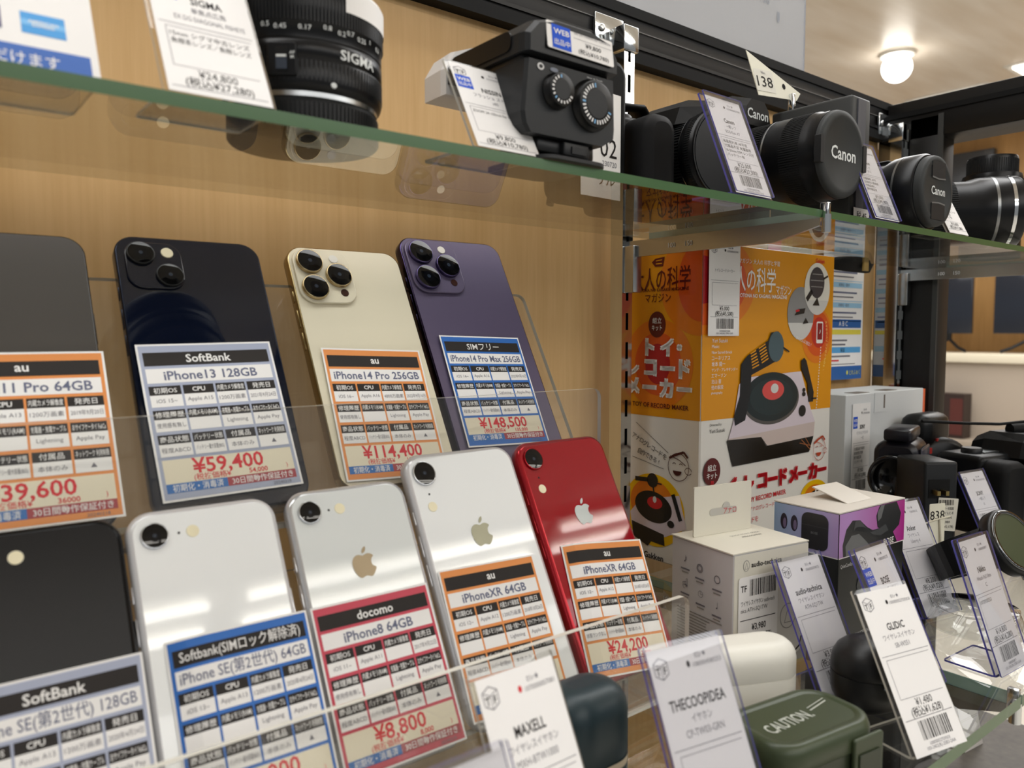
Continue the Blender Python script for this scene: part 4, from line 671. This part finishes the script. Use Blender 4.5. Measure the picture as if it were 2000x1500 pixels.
m = MB(); m.rings([[(x, y, z_) for x, y in ((-.0008, -.0002), (AW + .0002, -.0002), (AW + .0002, AD), (-.0008, AD))] for z_ in (AH - .0004, AH + .0004)], ATB, None, ATB, ATB, smooth=False); m.text('QUICK START GUIDE', ATL, .040, .030, .0020, .0006, .026, M=Matrix.Translation((0, 0, AH))); m.text('ATH-SQ1TW', ATL, .041, .025, .0022, .0006, .018, True, M=Matrix.Translation((0, 0, AH))); m.build('lid', t)
m = MB(); m.slab(.050, .032, .001, -.0005, .0005, ATB, M=FX(.0300, .040, AH + .0165)); Mt = FX(.0300, .0393, AH + .0165) @ MM; m.slab(24, 4.6, 2.3, 0, .1, mat('slot_grey', 'bdbbb4', .5), None, 0, 6, 0, -1.5, M=Mt); m.flat(ell(2.5, 1, 3.4, 3.2, 20, 0, 180), .12, mat('slot_grey'), Mt); m.text('アナロ', PRED, 5.5, -1.5, 3.6, .2, 11, M=Mt); m.build('hang_tab', t)
m = MB(); Mt = FX(.0035, -.0008, .0170) @ MM; m.slab(33, 44, 2, 0, .15, WHITE, None, 0, 4, 16.5, 22, M=Mt); barcode(m, 20, 32, 42, 22, .3, Mt); m.text('TF', INK, 4, 37, 4, .3, 5, True, M=Mt); m.text('ワイヤレスイヤホン audio-tech', INK, 16, 28, 2.6, .3, 28, M=Mt); m.text('nica ATH-SQ1TW', INK, 13, 23.5, 2.6, .3, 22, M=Mt); m.quad(INK, 1.5, 31, 17.5, 18, .3, Mt); m.text('¥3,980', INK, 17, 12.5, 4, .3, 12, True, M=Mt); m.text('(税込¥4,378)', INK, 17, 6, 4.2, .3, 22, True, M=Mt); m.build('barcode_sticker', t)

# ------------------------------------------------------------------ black box with the purple band
t = thing('earphone_box', 'black earphone box with a pink and violet band and pale top', 'box', (.4717, .2562, ZL + .0004), (0, 0, R(-2.5)))
BO = MB(); BO.box(mat('box_charcoal', '1f2120', .35), 0, .0815, 0, .0485, 0, .0890, bev=.0006, seg=1)
Mf = FX(0, -.0001, 0) @ MM; Ms = FL(-.0001, .0485, 0) @ MM; GS = mat('print_steel', '6d6f70', .3); GSD = mat('print_steel_dark', '2a2b2d', .3); GSM = mat('print_steel_mid', '47494b', .3)
BO.flat([(22, 38), (26, 46), (33, 48), (39, 43), (40, 28), (46, 12), (42, 8), (34, 14), (27, 28)], .2, GSM, Mf); BO.flat([(24, 30), (28, 36), (34, 34), (38, 14), (33, 12)], .3, GS, Mf); BO.flat([(36, 40), (44, 46), (52, 40), (52, 24), (46, 26)], .25, GSD, Mf); BO.text('NOISE CANCELLING', GREYP, 26, 5, 2.6, .2, 30, M=Mf); BO.text('QuietComfort', GREYP, 10, 54, 2.6, .2, 15, M=Mf); BO.build('carton', t)
m = MB(); V1 = gradient('band_violet', '96b4d6', 'b79ad0', 1, .0485, 0.0); V2 = gradient('band_magenta', 'bb8fcc', 'b0238a', 0, .012, .0815)
m.quad(V1, .2, 48.4, 60, 88.8, .2, Ms); m.quad(V2, .1, 81.3, 60, 88.8, .2, Mf); m.quad(PWH, .1, 81.3, 59.4, 60, .22, Mf); m.quad(PWH, .2, 48.4, 59.4, 60, .22, Ms)
m.slab(19.5, 24, 5, .3, .6, mat('print_case_dark', '222124', .35), None, 0, 6, 31.5, 74.5, M=Ms); m.line(mat('print_case_line', '3b3a3e', .3), [(22, 78), (41, 78)], .4, .7, Ms); m.text('BOSE', GS, 31.5, 73.5, 1.6, .8, 7, True, M=Ms)
for u in (8, 16): m.flat(ell(u, 77, 2.7, 5.5, 20), .3, mat('print_bud', '2b2433', .3), Ms); m.flat(ell(u + .7, 76, 1.3, 3.5, 16), .4, mat('print_bud_light', '77688a', .3), Ms)
P = [(5, 60.2), (4, 68), (8, 78), (15, 83), (24, 82), (33, 76), (40, 73), (48, 73), (57, 75), (64, 71), (70, 63), (72, 60.2)]; m.flat(P, .3, GSD, Mf); m.flat([(8, 60.2), (7, 67), (14, 73), (23, 73), (33, 66), (39, 60.2)], .4, GS, Mf); m.flat([(16, 76), (18, 82), (24, 82), (32, 75), (40, 70), (50, 68), (60, 70), (56, 75), (48, 73), (38, 72), (28, 77), (20, 78)], .45, GSM, Mf); m.flat([(46, 74), (44, 82), (48, 88.6), (70, 88.6), (76, 80), (74, 72), (66, 68), (56, 70)], .4, GSD, Mf); m.flat([(46, 78), (45, 84), (49, 88.6), (54, 88.6), (50, 80)], .5, GS, Mf); m.text('BOSE', PWH, 60, 62.8, 4.2, .8, 20, True, M=Mf); m.build('printed_band', t)
m = MB(); TOPM = mat('box_top_cream', 'd9d3c9', .45); m.box(TOPM, -.0002, .0817, -.0002, .0487, .0891, .0899); m.build('lid', t)
m = MB(); m.prism([(0, 0), (.027, .0075), (.0275, .0067), (.001, -.0002)], 0, .030, TOPM, FR((.030, .012, .0900), (0, 1, 0), (0, 0, 1))); m.build('raised_flap', t)

# ------------------------------------------------------------------ white carton with the orange edge
t = thing('carton', 'white carton with an orange edge and a long price sticker', 'box', (.7800, .4195, ZL + .0004)); m = MB()
m.box(mat('carton_white', 'd6d9da', .5), 0, .178, .0006, .060, 0, .1400, bev=.0005, seg=1); m.build('body', t)
m = MB(); m.box(mat('carton_orange', 'e0602c', .4), .1782, .184, .001, .0595, .001, .139); m.build('orange_end', t)
m = MB(); 
for a, b in ((.032, .060), (.098, .124)): m.box(mat('slot_brown', '6d645c', .6), a, b, .006, .020, .1399, .1404)
m.box(mat('carton_white'), .060, .098, -.0002, .0005, .118, .1399); m.box(mat('slot_brown'), .080, .083, -.0004, -.0001, .122, .137); m.build('lid_tabs', t)
m = MB(); m.T = FX(.013, -.0001, .028) @ MM; m.slab(38, 102, .4, 0, .3, WHITE, None, 0, 1, 19, 51); tag_print(m, 37, 80, 'SONY', 'デジタルビデオカメラ', '一式', '¥9,900', '(税込¥10,890)', web=True, logo_=False, spec=['付属品有 外箱有', '使用感有 傷有', '動作確認済', 'バッテリー有'], M=Matrix.Translation((19, 0, 0)) @ Matrix.Diagonal((1, 1.26, 1, 1)), z=.5); m.build('price_sticker', t)

# ------------------------------------------------------------------ gadgets on the right hand part of the lower shelf
t = thing('charger', 'black plug-in battery charger with a paper label, standing on end', 'charger', (.7430, .3300, ZL + .0004), (0, 0, R(-34))); CH = mat('charger_black', '16181a', .42, spec=.3)
m = MB(); m.box(CH, -.006, .026, -.023, .023, 0, .089, bev=.0025); m.build('body', t); Mf = FX(0, -.0232, 0)
m = MB(); m.box(BLKM, -.002, .018, -.0236, -.0228, .056, .073); m.box(mat('brass', 'a08d5a', .3, metal=1), .001, .004, -.032, -.0232, .060, .064); m.box(mat('brass'), .009, .012, -.032, -.0232, .060, .064); m.build('plug', t)
m = MB(); Mq = FX(.0105, -.0238, .0265) @ MM; m.slab(19, 30, .6, 0, .2, mat('label_cream'), None, 0, 2, 4, 15, M=Mq @ Matrix.Rotation(R(-5), 4, 'Z')); barcode(m, 4, 23, 28, 15, .4, Mq)
for i in range(5): m.text(('バッテリー充電器', 'SONY LC-E', 'CANON', '¥1,980', '(税込¥2,178)')[i], INK, 4, 20 - i * 4.2, 2.3, .4, 15, M=Mq)
m.build('label', t)
t = thing('number_tag', 'small ivory tag numbered 838 before the black charger', 'tag', (.6950, .2900, ZL + .0300), (0, 0, R(-20))); m = MB(); Mt = FX(0, 0, 0); m.slab(.017, .040, .001, 0, .0005, TAGM, M=Mt @ Matrix.Translation((0, .01, 0))); m.text('838', INK, 0, .020, .008, .0007, .016, M=Mt); m.build('card', t)
m = MB(); m.tube([(-.014, -.001, .014), (0, -.001, .0165), (.014, -.001, .018)], .0007, mat('string', 'c9c3b0', .7), seg=6); m.tube([(.002, -.001, .016), (.004, -.002, -.010), (.005, -.004, -.0300)], .0009, mat('string'), seg=6); m.build('string', t)
t = thing('camcorder', 'dark purple-black camcorder standing between the white carton and the charger', 'camcorder', (.7760, .3650, ZL + .0004), (0, 0, R(-74))); t.scale = (.9, .9, .95); CC = mat('camcorder', '19181f', .3, spec=.4)
m = MB(); m.slab(.046, .090, .014, -.070, 0, CC, None, .006, M=FX(0, 0, .058)); m.build('body', t); m = MB(); m.lathe([(.023, 0), (.0245, .004), (.024, .016), (.0205, .018), (.018, .010), (.0001, .011)], BLKG, FX(-.001, 0, .066), 40, caps=False); m.build('lens', t)
m = MB(); m.box(CC, -.012, .016, -.006, .06, .1035, .116, bev=.003); m.build('top_shoe', t); m = MB(); m.box(mat('camcorder_plate', '3a3944', .3), .023, .026, .006, .062, .022, .096, bev=.002); m.build('screen', t)
t = thing('headphones', 'black headset with red accents behind the charger', 'headphones', (.9050, .3900, ZL + .0004)); HB = mat('headset_black', '0f1011', .35, spec=.3); RA = mat('accent_red', 'b5302b', .4)
m = MB(); m.lathe([(.030, 0), (.032, .004), (.032, .020), (.026, .024), (.0001, .024)], HB, FR((.012, .0, .058), (.8, -.6, 0), (0, 0, 1)), 36); m.build('ear_cup', t); m = MB(); m.box(HB, -.028, .034, -.012, .022, .078, .116, bev=.012, seg=3); m.build('headband', t)
m = MB(); m.box(RA, -.008, .012, -.0135, -.0115, .086, .089); m.box(RA, -.034, -.020, -.0135, -.011, .074, .080); m.line(RA, [(-.012, -.014), (.010, .010)], .003, .0246, FR((.012, .0, .058), (.8, -.6, 0), (0, 0, 1))); m.build('accent', t)
t = thing('cable', 'thin black cable stretched from the camcorder towards the right', 'cable', (.8200, .3600, ZL + .116)); m = MB(); m.tube([(0, 0, 0), (.05, -.02, -.004), (.09, -.04, -.006), (.13, -.06, -.003), (.17, -.10, .001), (.22, -.14, -.006)], .0016, BLKM, seg=8); m.build('cord', t); m = MB(); m.tube([(.10, -.046, -.012), (.125, -.060, -.011)], .0065, BLKM, seg=10); m.build('inline_control', t)
t = dslr('camera', 'black camera at the right edge, behind the slim blue-edged tag', (.9100, .3000, ZL + .0004), R(-12), .125, .102, .050, .010, .032, .035, .045, False, None)
m = MB(); m.box(mat('hot_shoe', 'b8bcbc', .3, metal=1), -.040, -.015, .012, .030, .079, .083); m.build('shoe_plate', t)
# watch on a clear ring stand
t = thing('display_ring', 'clear acrylic ring stand carrying the watch', 'display stand', (.5860, .2160, ZL + .0004)); t.scale = (1, 1, .45); m = MB(); m.lathe([(.0300, 0), (.0310, .002), (.0265, .028), (.0250, .030), (.0235, .028), (.0285, .002), (.0280, 0)], clear('ring_acrylic', (.95, .96, .96), haze=.04, k=1.5), seg=48, caps=False); m.build('ring', t)
m = MB(); m.lathe([(.0255, .030), (.0262, .0315), (.0262, .034), (.0001, .034)], clear('ring_acrylic'), seg=48, caps=False); m.build('top_disc', t)
t = thing('wristwatch', 'black round smartwatch with a dark green face on a clear stand', 'watch', (.6160, .2290, ZL + .0440), (R(-30), R(8), 0)); WB = mat('watch_black', '101112', .38, spec=.4)
ah = R(-103); hd = Vector((math.cos(ah), math.sin(ah), 0)); Mh = FR(hd * .0275, (-math.sin(ah), math.cos(ah), 0), (0, 0, 1))
m = MB(); m.lathe([(.0205, -.007), (.0232, -.005), (.0238, .002), (.0226, .0042), (.0205, .0046)], WB, Mh, 48); m.build('watch_case', t)
m = MB(); m.lathe([(.0222, .0043), (.0222, .0054), (.0196, .0056), (.0196, .0047)], mat('bezel', '6b6d6e', .12, metal=1), Mh, 48, caps=False); m.build('bezel', t); m = MB(); m.lathe([(.0197, .0049), (.0001, .0049)], mat('watch_face', '3d452b', .12), Mh, 40, caps=False); m.build('dial_glass', t)
m = MB(); rg = []
for i in range(29):
    a = ah + R(30) + R(300) * i / 28; c, q = math.cos(a), math.sin(a); hw = .0140 - .0025 * math.sin(math.pi * i / 28); r0 = .0270
    rg.append([(c * r0, q * r0, -hw), (c * r0, q * r0, hw), (c * (r0 + .003), q * (r0 + .003), hw), (c * (r0 + .003), q * (r0 + .003), -hw)])
m.rings(rg, WB, None, WB, WB, smooth=False); m.build('strap', t)
m = MB(); m.lathe([(.0030, .0225), (.0030, .0262)], STEEL, Mh @ Matrix.Rotation(R(90), 4, 'X') @ Matrix.Translation((0, 0, 0)), 14); m.build('crown', t)

# ------------------------------------------------------------------ earbud cases on the lower shelf
def pebble(label, loc, rz, wd, dp, h, r_, col, rough, seam=.62, cat='earbud case', bev=None):
    t = thing('earbud_case', label, cat, loc, (0, 0, rz)); mt = mat('case_' + col, col, rough, spec=.45); b = bev or h * .3; zs = h * seam
    def R_(ins, z): return [(x, y, z) for x, y in rr(wd - 2 * ins, dp - 2 * ins, r_ - ins, 10)]
    def arc(z0, z1, sgn): return [R_(b * (1 - math.cos(R(a))), (z1 - b * (1 - math.cos(R(90 - a)))) if sgn > 0 else (z0 + b * (1 - math.cos(R(90 - a))))) for a in ((0, 20, 40, 60, 75, 90) if sgn > 0 else (90, 75, 60, 40, 20, 0))]
    m = MB(); m.rings(arc(0, 0, -1) + [R_(0, zs - .0003)], mt, None, mt, mt); m.build('base', t)
    m = MB(); m.rings([R_(.0004, zs - .0003), R_(0, zs + .0003)] + arc(zs, h, 1), mt, None, mt, mt); m.build('lid', t); return t, mt
t, mt = pebble('white rounded earbud case with a small dark slot, behind the green case', (.3555, .2440, ZL + .0004), R(-24), .056, .030, .0400, .0149, 'e4e2d8', .45, .55, bev=.009)
m = MB(); m.box(mat('slot_dark', '4a4540', .5), .0175, .0235, -.0153, -.0146, .0130, .0142); m.build('status_light', t)
t, mt = pebble('black pebble shaped earbud case behind the white tag at lower right', (.4180, .2010, ZL + .0004), R(-20), .056, .036, .0400, .0179, '141517', .42, .55, bev=.014)
m = MB(); 
for i in range(3): m.lathe([(.0008, 0), (.0007, .0003)], mat('pin_grey', '6b7076', .3), FX(-.014 + i * .004, -.0181, .0195), 10)
m.build('contact_pins', t)
t, mt = pebble('dark teal earbud case with a beige band, behind the red-dotted tag', (.2320, .2420, ZL + .0004), 0, .042, .032, .0520, .0158, '22343a', .4, .40, bev=.012)
m = MB(); m.rings([[(x, y, z) for x, y in rr(.0424, .0324, .0160, 10)] for z in (.0172, .0204)], mat('band_beige', 'c6b79d', .4), smooth=False); m.build('band', t)
t = thing('earbud_case', 'olive green rugged earbud case with pale lettering and a side clasp', 'earbud case', (.3170, .1890, ZL + .0004), (0, 0, R(-8))); GRN = mat('olive_green', '39432c', .38, spec=.45); GRD = mat('olive_deep', '2c3423', .38, spec=.45); GSIL = mat('pale_print', 'b9beb4', .35)
gr = lambda ins, z: [(x, y, z) for x, y in rr(.0660 - 2 * ins, .0400 - 2 * ins, .0150 - ins, 10)]
m = MB(); m.rings([gr(.003, 0), gr(.0015, .001), gr(.0008, .006), gr(.0004, .0195)], GRD, None, GRD, GRD); m.build('base', t)
m = MB(); m.rings([gr(.0002, .0197), gr(-.0004, .0205), gr(-.0004, .0270), gr(.0010, .0305), gr(.0028, .0312), gr(.0052, .0312), gr(.0058, .0306), gr(.0064, .0306)], GRN, None, GRN, GRN); m.text('CAUTION.', GSIL, -.0080, -.0005, .0072, .0308, .030, True, M=Matrix.Rotation(R(4), 4, 'Z')); m.line(GSIL, [(.0090, .0010), (.0235, .0040)], .0008, .0308); m.line(GSIL, [(.0095, .0032), (.0245, .0062)], .0005, .0308); m.build('lid', t)
m = MB(); m.slab(.0200, .0200, .0015, 0, .0022, GRN, None, .0007, M=FX(.0200, -.0202, .0165)); m.slab(.0150, .0110, .001, .0022, .0030, GRD, None, .0003, M=FX(.0200, -.0202, .0140)); m.build('clasp', t)

# ------------------------------------------------------------------ shop notice on the wood, its painted reflection, and odds and ends
def poster(x, z, label, seed):
    t = thing('notice', label, 'notice', (x, .4860, z)); m = MB(); m.T = FX(0, 0, 0) @ MM; PB = mat('notice_blue', '2d62a8', .4); PC = mat('notice_cyan', '9fcdea', .4); PY = mat('notice_yellow', 'e7d84e', .4); YT = mat('notice_yellow_text', 'd9d65a', .4)
    m.slab(92, 232, .5, -.5, 0, WHITE, None, 0, 1, 0, 116); m.quad(PB, -46, 46, 168, 204, .1); m.text('スマートフォンの', YT, 10, 194, 7, .2, 60, True); m.text('データ消去設定済?', YT, 10, 175, 7, .2, 66, True); m.quad(PB, -46, 46, 0, 16, .1); m.text('● とれふぁく', YT, 26, 8, 5, .2, 32)
    y = 164
    for i in range(4):
        m.quad(PC, -42, 42, y - 6, y, .1); m.text('初期化・動作', INKB, 0, y - 3, 3, .2, 30); m.quad(INKB, -30, 30, y - 13, y - 11, .1); m.quad(INKG, -26, 22, y - 18, y - 16.5, .1); m.line(PC, [(-44, y - 22), (44, y - 22)], .8, .1); y -= 24
    m.quad(PB, -42, 42, 62, 72, .1); m.text('A B C', WHITE, 0, 67, 6, .2); m.quad(PY, -42, 42, 54, 60, .1); m.quad(INKG, -40, 10, 46, 48, .1); m.quad(INKG, -40, 6, 41, 43, .1); m.quad(mat('notice_sky', '5aa7de', .4), -42, 42, 32, 39, .1); m.text('保証', INK, 0, 35.5, 4, .2); m.quad(INKG, -40, 18, 27, 29, .1); m.quad(RED, -40, -8, 22, 24, .1); m.quad(INKG, -40, 30, 18, 19, .1)
    for i in range(5): m.quad(PC, -42, 42, 222 - i * 5, 224.5 - i * 5, .1)
    m.build('sheet', t); return t
poster(.8910, -.0560, 'blue and white notice on the wood right of the orange box', 1)
t = thing('notice', 'narrow strip painted as the reflection of the notice, on the corner panel beside the chrome upright', 'notice', (.9893, .4815, -.0560)); m = MB(); m.T = FL(0, 0, 0) @ MM; NW = mat('reflected_white', 'a4acb2', .35); NB = mat('reflected_blue', '2d4f7c', .35); NC = mat('reflected_cyan', '7d9fb4', .35)  # mirror image of the notice built as a print, dimmed in its colours
m.slab(32, 226, .3, -.3, 0, NW, None, 0, 1, 0, 113); m.quad(NB, -16, 16, 164, 200, .1); m.text('データ消去', mat('notice_yellow_text', 'd9d65a', .4), 2, 176, 5, .2, 28, True); m.quad(NB, -16, 16, 0, 15, .1); m.quad(NB, -15, 13, 62, 72, .1); m.quad(mat('reflected_yellow', 'b3ab4b', .35), -15, 13, 54, 59, .1); m.quad(NC, -15, 13, 32, 39, .1); m.quad(RED, -4, 13, 22, 24, .1)
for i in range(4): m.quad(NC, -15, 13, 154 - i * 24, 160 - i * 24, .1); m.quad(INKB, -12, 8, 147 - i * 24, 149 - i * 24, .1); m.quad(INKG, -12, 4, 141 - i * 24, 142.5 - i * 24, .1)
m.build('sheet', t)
t = thing('eye_mask', 'black curved visor hanging on the wood beside the notice', 'visor', (.8650, .4680, .0760)); m = MB()
rgs = []
for i in range(13):
    u = -1 + i / 6; x = u * .052; zt = .004 * math.cos(u * 1.6) + .003; hb = .026 * math.sqrt(max(0.02, 1 - u * u)); y_ = -.020 * (1 - u * u)
    rgs.append([(x, y_, zt + .010 * (1 - u * u)), (x, y_ - .002, zt), (x, y_ * .7, zt - hb * .55), (x, y_ * .7 + .003, zt - hb * .55), (x, y_ + .003, zt)])
m.rings(rgs, BLKM, None, BLKM, BLKM, smooth=True); m.build('shell', t); m = MB(); m.box(mat('visor_gold', 'a58a4e', .4), -.004, .006, -.0215, -.019, -.006, .004); m.build('nose_pad', t)
t = thing('leaflet', 'dark olive leaflet peeking out above the orange box', 'leaflet', (.770, .4830, -.06)); m = MB(); m.slab(.085, .168, .001, -.0004, .0004, mat('leaflet_olive', '575a45', .5), M=FX(0, 0, .084)); m.text('超高音質サウンド', mat('leaflet_text', '9fb05c', .5), .004, .156, .0085, .0006, .07, True, M=FX(0, 0, 0)); m.quad(mat('leaflet_magenta', 'b23a78', .5), -.042, -.018, .145, .167, .0007, M=FX(0, 0, 0)); m.build('sheet', t)
t = thing('soft_pouch', 'dark navy fabric pouch below the glass beside the green case', 'pouch', (.4250, .2000, -.4496), (0, 0, R(-20))); m = MB(); m.slab(.130, .090, .03, 0, .150, mat('navy_fabric', '15171f', .85), None, .024, M=None); m.build('body', t)
t = thing('gadget_box', 'dark box with a red mark on the deck under the glass, bottom centre', 'box', (.4350, .4000, -.4496), (0, 0, R(-8))); m = MB(); m.box(mat('gadget_dark', '241e20', .3), -.016, .016, -.012, .012, 0, .075, bev=.001); m.build('body', t); m = MB(); m.box(mat('gadget_red', '5c1f20', .4), -.012, .004, -.0126, -.0119, .012, .05); m.build('red_panel', t)
for lab, x_, y_, w_, h_ in (('black lens box standing on the deck below the right hand glass', .78, .38, .12, .10), ('low black camera bag on the deck under the right edge', 1.0 - .07, .20, .12, .07)):
    t = thing('storage_box', lab, 'box', (x_, y_, -.4496)); m = MB(); m.box(mat('deck_black', '2a2a29', .5), -w_ / 2, w_ / 2, -.05, .05, 0, h_, bev=.004); m.build('body', t); m = MB(); m.box(mat('deck_grey', '4a4a48', .4), -w_ / 2 + .01, w_ / 2 - .01, -.0508, -.0499, h_ * .3, h_ * .7); m.build('front_panel', t)
